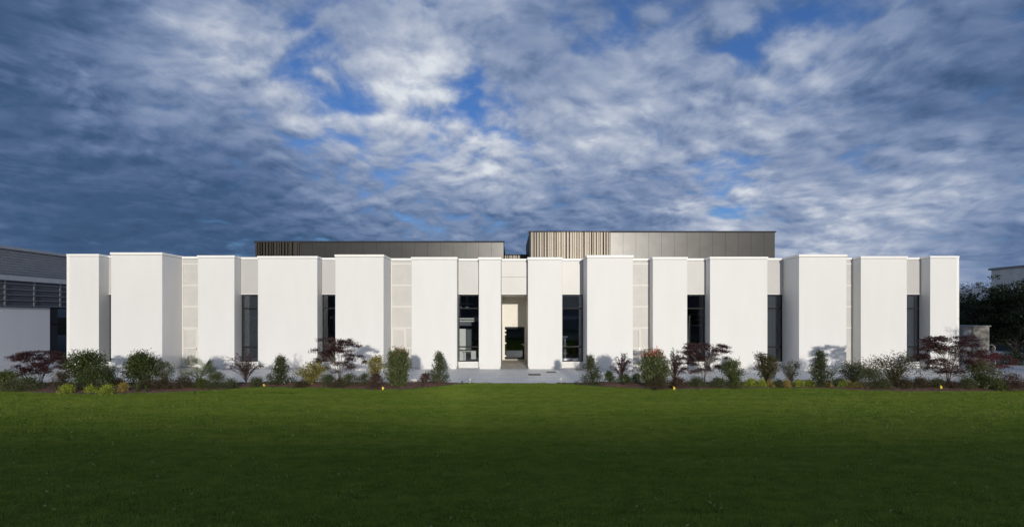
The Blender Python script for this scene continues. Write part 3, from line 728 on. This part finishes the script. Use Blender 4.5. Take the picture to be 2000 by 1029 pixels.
# ------------------------------------------------------------------ plants
LM = {
 'dark': leafmat('dark_glossy_leaf', (.024, .040, .012), (.085, .110, .030), .28, .15),
 'holly': leafmat('holly_leaf', (.026, .038, .017), (.090, .105, .045), .28, .12),
 'green': leafmat('green_leaf', (.055, .082, .020), (.150, .175, .055), .5),
 'grey': leafmat('grey_green_leaf', (.055, .080, .045), (.130, .150, .085), .55),
 'fine': leafmat('fine_green_leaf', (.052, .070, .032), (.135, .145, .065), .6),
 'red': leafmat('maple_leaf', (.034, .014, .018), (.095, .034, .038), .5, .3),
 'red2': leafmat('bright_maple_leaf', (.065, .010, .016), (.16, .028, .035), .5, .3),
 'purple': leafmat('barberry_leaf', (.028, .014, .022), (.085, .034, .045), .5, .25),
 'rust': leafmat('russet_leaf', (.050, .032, .024), (.12, .075, .055), .6, .25),
 'mixed': leafmat('red_tipped_leaf', (.035, .055, .022), (.11, .060, .040), .55, .25),
 'tip': leafmat('bronze_green_leaf', (.035, .055, .016), (.11, .085, .040), .45, .3),
 'yellow': leafmat('golden_leaf', (.10, .11, .03), (.42, .36, .09), .5, .3),
 'lime': leafmat('lime_leaf', (.18, .25, .03), (.40, .44, .06), .5, .35),
 'gold': leafmat('variegated_leaf', (.22, .22, .04), (.48, .32, .12), .5, .35),
 'olea': leafmat('oleander_leaf', (.052, .076, .028), (.160, .180, .075), .42, .2),
 'pink': leafmat('pink_petal', (.55, .16, .14), (.80, .36, .30), .6, .3),
 'palm': leafmat('palm_leaf', (.080, .110, .035), (.190, .220, .090), .42, .25),
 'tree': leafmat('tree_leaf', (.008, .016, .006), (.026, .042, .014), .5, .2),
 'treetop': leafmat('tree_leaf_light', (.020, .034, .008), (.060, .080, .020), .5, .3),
}
BARK = mat('shrub_bark', (.075, .055, .040), .9, var=.3, vscale=30)
BARKG = mat('pale_bark', (.20, .18, .15), .85, var=.3, vscale=30)

def leaves(pos, ax, L, Wd, rng_, squash=0.0):
    """pos (n,3) leaf bases, ax (n,3) directions -> quads as vertices"""
    n = len(pos); ax = ax / (np.linalg.norm(ax, axis=1, keepdims=True) + 1e-9)
    r = rng_.normal(size=(n, 3)); r[:, 2] *= (1 - squash)
    if squash: r = r * (1 - squash) + np.array([0, 0, 1.0]) * squash * 2
    side = np.cross(ax, r); side /= (np.linalg.norm(side, axis=1, keepdims=True) + 1e-9)
    l = (L * rng_.uniform(.65, 1.25, n))[:, None]; w_ = (Wd * rng_.uniform(.7, 1.2, n))[:, None]
    return np.stack([pos, pos + ax * l * .5 + side * w_ * .5, pos + ax * l, pos + ax * l * .5 - side * w_ * .5], 1).reshape(-1, 3)
def leaf_obj(V, name, m, parent):
    o = bpy.data.objects.new(name, np_mesh(name, V, np.arange(len(V)).reshape(-1, 4), m)); COL.objects.link(o); o.parent = parent
    return o
def curve(a, b_, bow, n=5):
    a, b_ = np.array(a, float), np.array(b_, float); P = []
    for i in range(n + 1):
        t_ = i / n; p = a + (b_ - a) * t_; p[:2] -= (b_ - a)[:2] * bow * math.sin(math.pi * t_) ; P.append(p)
    return P
DENS = 1.6
KIND = 'garden shrubs planted along the front bed'
ROOTS = []
def plant(name, px, basepy, toppy, wpx, style, leaf, label, cat='shrub', seed=0, n=None, L=None, Y=None, group=KIND, m2=None, frac2=0.0, dep=.75, lean=0.0, leafname='foliage', bark=None):
    r = np.random.default_rng(seed * 7 + int(px)); rr2 = random.Random(seed * 5 + int(px))
    Y = Y or min(GY(basepy), Y_EDGE - .25); X = PX(px, Y); z0 = ground_z(X, Y)
    H = PZ(toppy, Y) - z0; Wd = wpx / F * Y; R = Wd / 2; D_ = max(.12, R * dep)
    root = empty(name, (X, Y, z0 - .01), label=label, cat=cat, group=group)
    pos = []; ax = []; st = MB(); sq = 0.0
    def add(p, a): pos.append(p); ax.append(a)
    if style in ('round', 'cone', 'column', 'loose', 'dome', 'sparse'):
        ph0, ph1 = r.random(2) * 6.28
        ntip = {'round': 120, 'cone': 120, 'column': 130, 'loose': 62, 'dome': 46, 'sparse': 30}[style]
        nl = n or {'round': 3600, 'cone': 3200, 'column': 3600, 'loose': 1500, 'dome': 900, 'sparse': 480}[style]
        nl = int(nl * DENS); per = max(4, nl // ntip)
        ll = L or .06
        for k in range(ntip):
            u = r.random() ** (.75 if style != 'cone' else 1.1); th = r.random() * 2 * math.pi
            if style == 'cone': env = (1 - u) ** .85 * 1.08 + .05; lo = .02
            elif style == 'column': env = .38 + .66 * math.sin(math.pi * min(1, u * .84 + .10)); lo = .05
            elif style == 'round': env = math.sin(math.pi * min(1, .16 + u * .80)) ** .6; lo = .10
            elif style == 'dome': env = math.sqrt(max(0, 1 - u * u)) * .98; lo = .0
            else: env = .35 + .65 * math.sin(math.pi * min(1, .05 + u * .85)); lo = .18
            env *= .90 + .18 * math.sin(2 * th + ph0 + 3 * u) + .14 * math.sin(3 * th + ph1 - 7 * u)
            h = (lo + (1 - lo) * u) * H * (1 if style in ('dome',) else r.uniform(.88, 1.0))
            rad_ = env * (r.random() ** (.42)) * r.uniform(.78, 1.06)
            tx, ty = R * rad_ * math.cos(th) + lean * R * u, D_ * rad_ * math.sin(th)
            tip = np.array([tx, ty, h])
            base = np.array([tx * .12, ty * .12, 0.0]); vdir = tip - base; vdir /= np.linalg.norm(vdir) + 1e-9
            if k % (1 if style in ('loose', 'sparse') else 4) == 0:
                st.tube([tuple(q) for q in curve(base, tip, .22)], .009 + .006 * H, .0025, sides=4, cap=False)
            cs = (.075 if style in ('round', 'cone', 'column') else .075 if style == 'loose' else .07) * (Wd / 1.1 + .35)
            off = r.normal(size=(per, 3)) * cs * np.array([1, 1, .8])
            if style in ('loose', 'sparse', 'column', 'cone'):
                tpar = r.random(per)[:, None] * (-.5 if style == 'column' else -.14 if style == 'cone' else -.30) * H * .5
                off = off * .75 + vdir * tpar
            p = tip + off; p[:, 2] = np.maximum(p[:, 2], .02)
            pos.append(p); a = r.normal(size=(per, 3)) * .9 + vdir * (.7 if style != 'column' else 2.0) + np.array([0, 0, .25]); ax.append(a)
        if style in ('round', 'cone', 'column'):      # leading shoots break the outline
            for k in range(7 if style != 'column' else 14):
                th = r.random() * 2 * math.pi; q = r.random() ** .5 * .75
                e_ = np.array([R * q * math.cos(th) + lean * R, D_ * q * math.sin(th), H * r.uniform(.9, 1.06) * (1 - (.25 if style == 'round' else .55 if style == 'cone' else .2) * q)])
                b0 = e_ * np.array([.6, .6, .6]); m_ = 34
                tt = r.random(m_)[:, None]; pos.append(b0 + (e_ - b0) * tt + r.normal(size=(m_, 3)) * .018); ax.append(r.normal(size=(m_, 3)) * .8 + (e_ - b0) * 1.5)
                st.tube([tuple(b0), tuple(e_)], .006, .002, sides=4, cap=False)
        lw_ = (L or .06) * (.55 if style != 'column' else .24)
    elif style == 'maple':
        nst = rr2.choice((3, 4)); tiers = n or 30
        ll = L or .06
        for k in range(nst):
            th = 2 * math.pi * k / nst + r.random(); e_ = np.array([R * .55 * math.cos(th), D_ * .55 * math.sin(th), H * r.uniform(.78, .95)])
            st.tube([tuple(q) for q in curve((0.04 * math.cos(th), .04 * math.sin(th), 0), e_, .25, 6)], .022 * max(.6, H / 2), .006, sides=6, cap=False)
        for k in range(tiers):
            u = .26 + .74 * ((k + .5) / tiers) ** .8; th = r.random() * 2 * math.pi
            env = .55 + .45 * math.sin(math.pi * min(1, (u - .2) / .8 * .75 + .15))
            q = env * r.random() ** .5 * .92
            c_ = np.array([R * q * math.cos(th) + lean * R * (u - .3), D_ * q * math.sin(th), u * H])
            b0 = np.array([c_[0] * .35, c_[1] * .35, max(.1, u * H - .30 * H * q - .12)])
            st.tube([tuple(s_) for s_ in curve(b0, c_, -.1, 4)], .008, .003, sides=4, cap=False)
            spread = R * r.uniform(.17, .31); m_ = int(150 * (spread / .22) ** 1.2)
            # each tier: a flat spray of twigs with leaves hanging off it
            for t_ in range(7):
                a2 = th + r.uniform(-1.5, 1.5); e2 = c_ + np.array([math.cos(a2) * spread, math.sin(a2) * spread * .8, r.uniform(-.05, .06) - .04])
                st.tube([tuple(c_), tuple(e2)], .003, .0015, sides=3, cap=False)
                mm = m_ // 7; tt = r.random(mm)[:, None]
                p = c_ + (e2 - c_) * tt + r.normal(size=(mm, 3)) * np.array([.06, .06, .034]) * (.7 + spread)
                pos.append(p); a = r.normal(size=(mm, 3)); a[:, 2] = a[:, 2] * .45 - .35; ax.append(a)
        sq = .45; lw_ = (L or .06) * .5
    elif style == 'arch':
        nb_ = n or 46
        for k in range(nb_):
            th = r.random() * 2 * math.pi; q = r.random() ** .6; hh = H * r.uniform(.45, 1.0) * (1.05 - .35 * q)
            e_ = np.array([R * q * math.cos(th) * 1.05, D_ * q * math.sin(th), hh * (1 - .35 * q * r.random())]); pk = np.array([e_[0] * .55, e_[1] * .55, hh])
            P = [np.array([0, 0, 0.0]) * (1 - t_) ** 2 + 2 * t_ * (1 - t_) * pk * np.array([.6, .6, 1.1]) + t_ * t_ * e_ for t_ in np.linspace(0, 1, 8)]
            st.tube([tuple(s_) for s_ in P], .008, .002, sides=4, cap=False)
            mm = 46; ti = r.uniform(.25, 1, mm)
            Pp = np.array(P); idx = np.minimum((ti * 7).astype(int), 6); fr_ = (ti * 7 - idx)[:, None]
            p = Pp[idx] * (1 - fr_) + Pp[idx + 1] * fr_ + r.normal(size=(mm, 3)) * .022
            pos.append(p); ax.append(r.normal(size=(mm, 3)) + np.array([0, 0, .3]))
        lw_ = (L or .045) * .6
    V_ = None
    if style == 'grass':
        V_ = []
        for k in range((n or 60)):
            th = r.random() * 2 * math.pi; q = r.random(); e_ = np.array([R * q * math.cos(th), D_ * q * math.sin(th), H * r.uniform(.6, 1)])
            s_ = np.array([-math.sin(th), math.cos(th), 0]) * .007; e_[:2] *= 1.7; mid_ = e_ * np.array([.4, .4, .75])
            V_ += [-s_, s_, mid_ + s_, mid_ - s_, mid_ - s_, mid_ + s_, e_ + s_ * .15, e_ - s_ * .15]
        V_ = np.array(V_)
        leaf_obj(V_, 'blades', LM[leaf], root)
        return root
    P = np.concatenate(pos); A = np.concatenate(ax); ll = L or (.045 if style == 'arch' else .06)
    if m2:
        top = P[:, 2] > H * .80
        sel = (r.random(len(P)) < frac2) & (top if style == 'column' else True)
        leaf_obj(leaves(P[~sel], A[~sel], ll, lw_, r, sq), leafname, LM[leaf], root)
        if sel.any(): leaf_obj(leaves(P[sel], A[sel], ll * (1.0 if style != 'column' else .55), lw_ * (1 if style != 'column' else 2.4), r, 0), 'flowers' if m2 == 'pink' else 'young_leaves', LM[m2], root)
    else: leaf_obj(leaves(P, A, ll, lw_, r, sq), leafname, LM[leaf], root)
    if st.v: st.build('stems', bark or BARK, root)
    return root

# red maples
MG = 'red Japanese maples in the front bed'
plant('maple', 80, 752, 685, 112, 'maple', 'red', 'purple umbrella shaped maple before the dark window of the grey warehouse', 'maple', 1, n=58, group=MG)
plant('maple', 664, 745, 660, 108, 'maple', 'red', 'tall open red maple before the window with the slanting lamp', 'maple', 2, n=58, group=MG, bark=BARKG)
plant('maple', 1374, 751, 669, 104, 'maple', 'red', 'broad dark red maple right of the pink flowering oleander', 'maple', 3, n=58, group=MG, bark=BARKG)
plant('maple', 1852, 757, 655, 118, 'maple', 'red', 'largest red maple with pale forked stems before the right corner of the white building', 'maple', 4, n=84, group=MG, bark=BARKG)
plant('maple', 1937, 738, 687, 84, 'maple', 'red2', 'brighter red low maple before the utility cabin', 'maple', 5, n=30, group=MG, Y=22.6)
# barberries
BG = 'purple barberries in the front bed'
plant('barberry', 481, 752, 674, 92, 'arch', 'purple', 'arching purple barberry reaching over the left dark window', 'barberry', 1, n=60, group=BG)
plant('barberry', 1214, 752, 684, 58, 'arch', 'purple', 'thin purple barberry left of the pink flowering oleander', 'barberry', 2, n=52, group=BG)
plant('barberry', 1318, 755, 676, 56, 'arch', 'purple', 'dark purple barberry pressed against the right side of the pink oleander', 'barberry', 3, n=58, group=BG)
# hollies and camellias
plant('camellia', 168, 752, 689, 78, 'round', 'dark', 'dense dark green camellia before the leftmost white bay', 'camellia', 1, n=4600, L=.075)
plant('camellia', 277, 753, 690, 70, 'round', 'dark', 'rounded glossy camellia before the second white bay', 'camellia', 2, n=4400, L=.075)
plant('shrub', 183, 763, 722, 92, 'dome', 'dark', 'low spreading dark green shrub before the leftmost camellia', 'shrub', 3, n=2600)
plant('holly', 548, 754, 692, 56, 'cone', 'holly', 'dark conical holly between the purple barberry and the yellow shrub', 'holly', 1, n=4200, L=.05)
plant('holly', 858, 752, 683, 46, 'cone', 'holly', 'upright slim holly nearest the entrance on the left', 'holly', 2, n=3600, L=.05)
plant('holly', 1157, 753, 690, 52, 'cone', 'holly', 'upright holly nearest the entrance on the right', 'holly', 3, n=3200, L=.05, lean=-.2)
plant('holly', 1602, 757, 682, 58, 'cone', 'holly', 'very dark spreading holly before the deep bay on the right', 'holly', 4, n=4800, L=.05)
# oleanders
OG = 'tall oleanders in the front bed'
plant('oleander', 778, 758, 677, 56, 'column', 'olea', 'tall dense oleander with a few pink tips left of the entrance', 'oleander', 1, n=5600, L=.12, m2='pink', frac2=.10, group=OG)
plant('oleander', 1279, 759, 682, 62, 'column', 'olea', 'wide oleander crowned with pink flowers right of the entrance', 'oleander', 2, n=5800, L=.12, m2='pink', frac2=.42, group=OG)
# yellow and pale shrubs
plant('golden_shrub', 607, 755, 704, 62, 'loose', 'yellow', 'loose yellow shrub right of the dark conical holly', 'shrub', 1, n=1900)
plant('golden_shrub', 733, 753, 690, 44, 'loose', 'yellow', 'airy golden shrub left of the left oleander', 'shrub', 2, n=1500)
plant('shrub', 1431, 756, 699, 62, 'loose', 'green', 'loose green shrub right of the broad dark red maple', 'shrub', 4, n=2200)
plant('shrub', 1497, 751, 688, 56, 'loose', 'tip', 'bronze tipped shrub before the dark window right of centre', 'shrub', 5, n=2100, L=.075)
plant('shrub', 1545, 751, 703, 40, 'sparse', 'grey', 'thin pale green shrub between the bronze shrub and the dark holly', 'shrub', 6, n=640)
plant('shrub', 1668, 754, 707, 72, 'loose', 'fine', 'sprawling green shrub before the narrow slit between two right bays', 'shrub', 7, n=1700)
plant('shrub', 1698, 761, 722, 70, 'dome', 'fine', 'soft feathery dark green mound at the lawn edge', 'shrub', 8, n=2600, L=.045)
plant('shrub', 1748, 755, 689, 108, 'loose', 'tip', 'wide twiggy shrub before the rightmost dark window', 'shrub', 9, n=2000, L=.065)
plant('shrub', 1915, 760, 706, 80, 'loose', 'fine', 'grey green shrub right of the largest red maple', 'shrub', 10, n=1900)
plant('shrub', 213, 752, 712, 36, 'sparse', 'grey', 'pale pinkish green twiggy shrub between the two camellias', 'shrub', 11, n=700)
plant('shrub', 322, 753, 704, 46, 'sparse', 'grey', 'sparse grey shrub between the right camellia and the palm', 'shrub', 12, n=900)
plant('shrub', 12, 762, 723, 52, 'loose', 'green', 'green shrub cut by the left edge of the view', 'shrub', 13, n=1900)
plant('shrub', 1190, 752, 727, 22, 'dome', 'dark', 'small green shrub at the right foot of the right entrance holly', 'shrub', 14, n=700)
plant('shrub', 831, 753, 731, 24, 'dome', 'rust', 'small reddish shrub at the left foot of the left entrance holly', 'shrub', 15, n=600)
# low edging plants
LG = 'low plants along the front of the bed'
LOW = [(55, 764, 740, 70, 'fine', 'low green cover under the umbrella shaped maple'), (120, 764, 730, 44, 'mixed', 'low red and green shrub between the umbrella maple and the first camellia'),
       (318, 763, 741, 46, 'mixed', 'low reddish shrub at the left foot of the palm'), (357, 762, 735, 44, 'mixed', 'low red tinged shrub directly before the palm'), (420, 760, 731, 58, 'fine', 'green mound right of the palm'),
       (500, 756, 739, 34, 'fine', 'small green tuft between the barberry and the conical holly'), (640, 757, 735, 44, 'fine', 'spreading green juniper right of the yellow shrub'), (684, 757, 733, 46, 'fine', 'green juniper under the tall red maple'),
       (712, 756, 731, 26, 'fine', 'narrow green juniper touching the low red shrub'), (735, 761, 734, 46, 'rust', 'rounded dark red shrub before the golden one'), (1220, 753, 735, 34, 'dark', 'low green mound at the foot of the thin barberry'),
       (1243, 753, 733, 30, 'dark', 'low dark green mound left of the pink oleander'), (1282, 761, 738, 50, 'mixed', 'reddish low growth at the foot of the pink oleander'), (1322, 759, 740, 44, 'rust', 'russet low shrub behind the yellow flag right of the pink oleander'),
       (1362, 758, 741, 46, 'fine', 'low green cover left under the broad red maple'), (1402, 758, 740, 44, 'fine', 'low green cover right under the broad red maple'), (1438, 759, 740, 30, 'green', 'small bright green tuft below the loose green shrub'),
       (1798, 760, 741, 44, 'mixed', 'low red berried shrub left of the largest maple'), (1832, 760, 742, 34, 'fine', 'low green tuft left of the largest maple trunk'), (1886, 762, 741, 36, 'fine', 'low green plant right of the largest maple trunk'),
       (1925, 763, 736, 52, 'dark', 'dark low mound below the grey green shrub'), (1975, 763, 734, 60, 'rust', 'brownish red low shrub near the right edge of the view'), (2040, 763, 736, 70, 'fine', 'low green shrub cut by the right edge of the view'),
       (22, 764, 744, 40, 'fine', 'low dark cover before the green shrub at the left edge'), (228, 760, 742, 34, 'mixed', 'low reddish green growth between the two camellias'), (292, 762, 745, 36, 'mixed', 'low reddish cover right below the rounded camellia'), (392, 761, 743, 40, 'green', 'low green leaves round the foot of the palm'),
       (452, 759, 742, 34, 'fine', 'low green tuft left under the arching barberry'), (588, 757, 744, 28, 'mixed', 'low red and green growth under the left half of the yellow shrub'), (662, 758, 743, 28, 'rust', 'russet patch at the foot of the tall red maple'), (1470, 756, 743, 20, 'fine', 'dull green tuft behind the leftmost lime plant of the right bed'),
       (1520, 757, 744, 26, 'fine', 'low green cover right of the bronze tipped shrub'), (1640, 758, 742, 36, 'grey', 'pale grey green low shrub under the sprawling shrub'), (1724, 762, 742, 44, 'fine', 'low green fringe right of the feathery mound'), (1766, 761, 744, 40, 'mixed', 'low reddish fringe under the wide twiggy shrub'),
       (1858, 761, 746, 30, 'rust', 'russet tuft right behind the flag under the largest maple'), (1950, 763, 741, 36, 'green', 'low green fringe left of the brownish red shrub')]
for k, (px, b0, t0, w0, lf, lab) in enumerate(LOW):
    plant('low_shrub', px, b0, t0, w0, 'dome', lf, lab, 'low shrub', 20 + k, n=int(w0 * 34), L=.045, group=LG, dep=.9)
SG = 'lime and yellow edging plants'
LIME = [(131, 769, 754, 32, 'lime', 'lime plant at the lawn edge, leftmost of the lime plants'), (178, 769, 756, 26, 'lime', 'lime plant below the dense dark camellia'), (208, 770, 753, 30, 'lime', 'brightest lime plant at the foot between the two camellias'), (241, 767, 750, 24, 'gold', 'yellow and pink variegated plant left of the rounded camellia'),
        (1466, 757, 741, 24, 'lime', 'lime plant left under the bronze tipped shrub'), (1488, 757, 743, 20, 'lime', 'lime plant centred under the bronze tipped shrub'), (1504, 757, 744, 16, 'gold', 'yellowish plant right under the bronze tipped shrub'), (1536, 758, 744, 20, 'gold', 'orange tinged plant below the thin pale shrub'),
        (1561, 757, 743, 22, 'lime', 'lime plant left of the dark spreading holly'), (1581, 757, 744, 20, 'lime', 'lime plant touching the left foot of the dark spreading holly'), (1617, 758, 747, 20, 'gold', 'yellow plant at the right foot of the dark spreading holly'),
        (1645, 759, 745, 22, 'lime', 'lime plant two steps right of the dark holly'), (1657, 759, 745, 18, 'yellow', 'dull yellow plant below the sprawling shrub'), (1674, 760, 748, 20, 'gold', 'apricot coloured plant left of the feathery mound')]
for k, (px, b0, t0, w0, lf, lab) in enumerate(LIME):
    plant('lime_shrub', px, b0, t0, w0, 'dome', lf, lab, 'edging plant', 60 + k, n=int(w0 * 22), L=.05, group=SG, dep=.9)
TG = 'grass tufts in and before the bed'
for k, (px, b0, t0, w0, lab) in enumerate([(268, 767, 741, 36, 'spiky grass tuft before the rounded camellia'), (286, 767, 748, 20, 'smaller grass tuft right of the spiky one'), (825, 757, 747, 16, 'dry tuft on the bare mulch left of the slim holly'), (834, 754, 746, 8, 'tiny dry tuft at the foot of the slim holly'),
                                            (903, 750, 741, 9, 'dry tuft near the left tip of the bed'), (1126, 752, 742, 14, 'dry tuft near the right tip of the bed'), (1103, 750.5, 743, 6, 'tiny tuft beside the right spike spotlight'), (380, 772, 757, 7, 'single tall weed in the lawn before the palm'), (1220, 756, 745, 18, 'dry grass below the thin barberry')]):
    plant('grass_clump', px, b0, t0, w0, 'grass', 'grey' if k > 1 else 'green', lab, 'grass tuft', 80 + k, n=40 if w0 > 12 else 16, group=TG)

# fan palm
def palm(px, py, label):
    Y = GY(py); X = PX(px, Y); r = np.random.default_rng(5)
    root = empty('fan_palm', (X, Y, ground_z(X, Y)), label=label, cat='palm')
    MB().tube([(0, 0, -.02), (.01, 0, .12), (0, 0, .24)], .09, .06, sides=9).build('trunk', mat('palm_fibre', (.10, .07, .045), .95, var=.4, vscale=40, bump=.6), root)
    pet = MB()
    for k in range(15):
        th = 2 * math.pi * k / 15 * 2.4 + r.uniform(-.2, .2); el_ = r.uniform(.25, 1.25); ln = r.uniform(.50, .85)
        dr = np.array([math.cos(th) * math.cos(el_), math.sin(th) * math.cos(el_) * .8, math.sin(el_)])
        c_ = np.array([0, 0, .2]) + dr * ln; c_[2] -= .10 * math.cos(el_)
        pet.tube([(0, 0, .18), tuple(np.array([0, 0, .2]) + dr * ln * .5 + np.array([0, 0, .03])), tuple(c_)], .011, .006, sides=5)
        up = np.cross(dr, np.array([-math.sin(th), math.cos(th), 0])); sd_ = np.cross(up, dr)
        V_ = []; S = r.uniform(.34, .46)
        for q in np.linspace(-1.9, 1.9, 17):
            d_ = dr * math.cos(q) + sd_ * math.sin(q) + up * .12 * math.cos(q * 1.5); d_ /= np.linalg.norm(d_)
            wv = np.cross(d_, up); wv = wv / (np.linalg.norm(wv) + 1e-9) * .016
            e_ = c_ + d_ * S * r.uniform(.85, 1.05) - np.array([0, 0, .07 * r.random()]); md_ = c_ + d_ * S * .55 + up * .01
            V_ += [c_, md_ + wv, e_, md_ - wv]
        leaf_obj(np.array(V_), 'frond', LM['palm'], root)
    pet.build('leaf_stalks', mat('palm_stalk', (.10, .14, .04), .5), root)
palm(388, 757, 'green fan palm with fringed leaves before the slatted metal screen on the left')

# trees right of the building
def tree(X, Y, H, R, trunk_h, label, seed, nleaf, leaf='tree', leaf2='treetop', L=.14, group='dark trees at the right edge of the view', lobes=26, zflat=1.0, Dp=None):
    r = np.random.default_rng(seed); Dp = Dp or R
    root = empty('tree', (X, Y, 0), label=label, cat='tree', group=group)
    st = MB(); st.tube([(0, 0, -.05), (.05, 0, trunk_h * .6), (0, .05, H * .55)], .13 * H / 6, .05, sides=8)
    P = []; A = []; top = []
    per = nleaf // lobes
    for k in range(lobes):
        u = (k + .5) / lobes; th = k * 2.4 + r.uniform(-.4, .4); env = math.sin(math.pi * min(1, .18 + u * .72)) ** .6
        q = env * r.random() ** .35 * .85
        c_ = np.array([R * q * math.cos(th), Dp * q * math.sin(th), trunk_h + (H - trunk_h) * (u * .93 + .02)])
        st.tube([tuple(x_) for x_ in curve((0, 0, max(trunk_h * .5, c_[2] - .45 * R * q - .5)), c_, .1, 4)], .035, .01, sides=5, cap=False)
        s_ = R * r.uniform(.16, .30)
        # sprays: sub-clumps round the limb end
        for t_ in range(9):
            cc = c_ + r.normal(size=3) * s_ * np.array([1, 1, .6 * zflat]); m_ = per // 9
            p = cc + r.normal(size=(m_, 3)) * s_ * .42 * np.array([1, 1, .45])
            P.append(p); a = r.normal(size=(m_, 3)); a[:, 2] -= .4; A.append(a)
    P = np.concatenate(P); A = np.concatenate(A)
    P[:, 2] = np.maximum(P[:, 2], .1)
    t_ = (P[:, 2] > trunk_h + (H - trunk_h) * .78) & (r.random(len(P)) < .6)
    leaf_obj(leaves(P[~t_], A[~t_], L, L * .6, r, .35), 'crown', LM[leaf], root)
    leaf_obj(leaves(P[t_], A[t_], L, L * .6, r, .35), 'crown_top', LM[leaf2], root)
    st.build('trunk', BARK, root)
tree(PX(1982, 33), 33, PZ(556, 33), 1.75, 1.1, 'large dense dark tree at the right edge in front of the pale ribbed building', 1, 17000, lobes=40)
tree(PX(2075, 34), 34, PZ(540, 34), 2.1, 1.2, 'dense dark tree beyond the right edge of the view', 5, 9000)
tree(PX(1898, 35), 35, PZ(574, 35), 1.75, 1.3, 'open dark tree beside the right corner of the white building', 2, 9000, lobes=30)
tree(PX(1937, 36), 36, PZ(590, 36), 1.1, .8, 'smaller dark tree between the two larger ones right of the white building', 3, 5000)
tree(PX(1885, 62), 62, PZ(560, 62), 2.2, 2, 'distant dark tree showing just above the open tree', 4, 3500, leaf2='tree', L=.2)
tree(PX(1925, 60), 60, PZ(553, 60), 2.4, 2, 'distant ragged dark tree left of the pale ribbed building', 6, 3500, leaf2='tree', L=.2)
tree(27.4, 17.5, 4.6, 2.0, 1.2, 'tree beyond the right edge of the view whose shadow falls on the utility cabin', 7, 9000, lobes=30)
tree(33.5, 19.5, 7.2, 3.0, 1.6, 'tall tree beyond the right edge shading the dark trees', 8, 12000, lobes=34, L=.18)
# low dark hedge under the trees
plant('hedge', 1985, 722, 690, 90, 'dome', 'tree', 'low dark hedge under the large tree at the right edge', 'hedge', 91, n=3000, Y=29.0, group=None, L=.07)
# trees behind the viewer, seen only in the window reflections
for k, (x, hh_, rr_) in enumerate(((-34, 3.5, 2.2), (-20, 3.8, 2.4), (-3, 3.4, 2.2), (14, 3.7, 2.3), (30, 3.8, 2.4))):
    tree(x, -30 - (k % 2) * 3, hh_, rr_, 1.4, ['leftmost', 'second', 'middle', 'fourth', 'rightmost'][k] + ' of the five trees behind the viewer before the storage hall', 30 + k, 4000, L=.3, group='trees behind the viewer', lobes=22)

# ------------------------------------------------------------------ things inside the hall, seen through the glass
dk = empty('desk', (PX(918, 30.2), 30.2, .006), label='white office desk with drawer box behind the window left of the entrance', cat='desk')
dm = mat('desk_white', (.62, .62, .56), .5)
MB().box(-.45, .50, 0, .6, .70, .74).build('desktop', dm, dk); MB().box(-.40, -.36, .02, .06, 0, .70).build('leg', dm, dk); MB().box(-.40, -.36, .54, .58, 0, .70).build('leg', dm, dk)
MB().box(.06, .46, .03, .55, .22, .69).build('drawer_unit', dm, dk); MB().box(.44, .48, .02, .06, 0, .70).build('leg', dm, dk)
def pxr(px0, px1, py0, py1, Y, d=.1): return (PX(px0, Y), PX(px1, Y), Y, Y + d, PZ(py1, Y), PZ(py0, Y))
rk = empty('pipe_rack', (PX(905, 32), 32, 0), label='pale steel pipe frame high inside the window left of the entrance', cat='pipe rack')
pr = MB()
for px in (899.5, 910, 913): pr.box(*pxr(px, px + 1.6, 576, 602, 32, .05))
pr.box(*pxr(899, 924, 592.5, 594, 31.9, .05)).box(*pxr(896, 945, 621, 628, 33, .3))
o = pr.build('pipes', dm, rk); o.matrix_parent_inverse = Matrix.Translation((-PX(905, 32), -32, 0))
sh = empty('shelf_rack', (PX(1360, 32), 32, 0), label='cream shelf rack inside the window behind the broad dark red maple', cat='shelving')
pr = MB()
for py in (613.5, 624.5): pr.box(*pxr(1346, 1369.5, py, py + 1.4, 32, .3))
pr.box(*pxr(1362.5, 1364.5, 609, 632, 31.9, .05)).box(*pxr(1350, 1369, 633, 637, 32, .3)).box(*pxr(1338, 1347, 640, 700, 32.3, .2))
o = pr.build('shelves', M['cream'], sh); o.matrix_parent_inverse = Matrix.Translation((-PX(1360, 32), -32, 0))
def floorlamp(px, pyt, pyb, label, dxp):
    Y = 28.9; X = PX(px, Y); r_ = empty('floor_lamp', (X, Y, .006), label=label, cat='lamp', group='floor lamps behind the glass')
    zt = PZ(pyt, Y); MB().tube([(0, 0, 0), (0, 0, .03)], .14, sides=14).build('base', M['black'], r_)
    MB().tube([(0, 0, .02), (0, 0, zt * .55), (dxp, 0, zt)], .018, .014, sides=7).build('stem', M['steel'], r_)
    MB().tube([(dxp - .02, 0, zt + .03), (dxp + .05, 0, zt - .05), (dxp + .09, 0, zt - .14)], .04, .10, sides=12).build('lamp_shade', M['black'], r_)
floorlamp(640, 618, 655, 'slanting lamp inside the window behind the tall open red maple', .12)
floorlamp(1345, 617, 655, 'black hooded lamp inside the window behind the broad dark red maple', .05)
cr = empty('steel_stand', (PX(1102.5, 28.9), 28.9, .006), label='pair of steel posts with arms inside the reflecting window right of the entrance', cat='stand')
sb = MB()
for dx_ in (-.03, .05): sb.box(dx_, dx_ + .028, 0, .03, 0, PZ(660, 28.9))
for z in (PZ(658, 28.9), PZ(690, 28.9)): sb.box(-.10, .18, -.01, .04, z, z + .03)
sb.build('posts', M['steel'], cr)
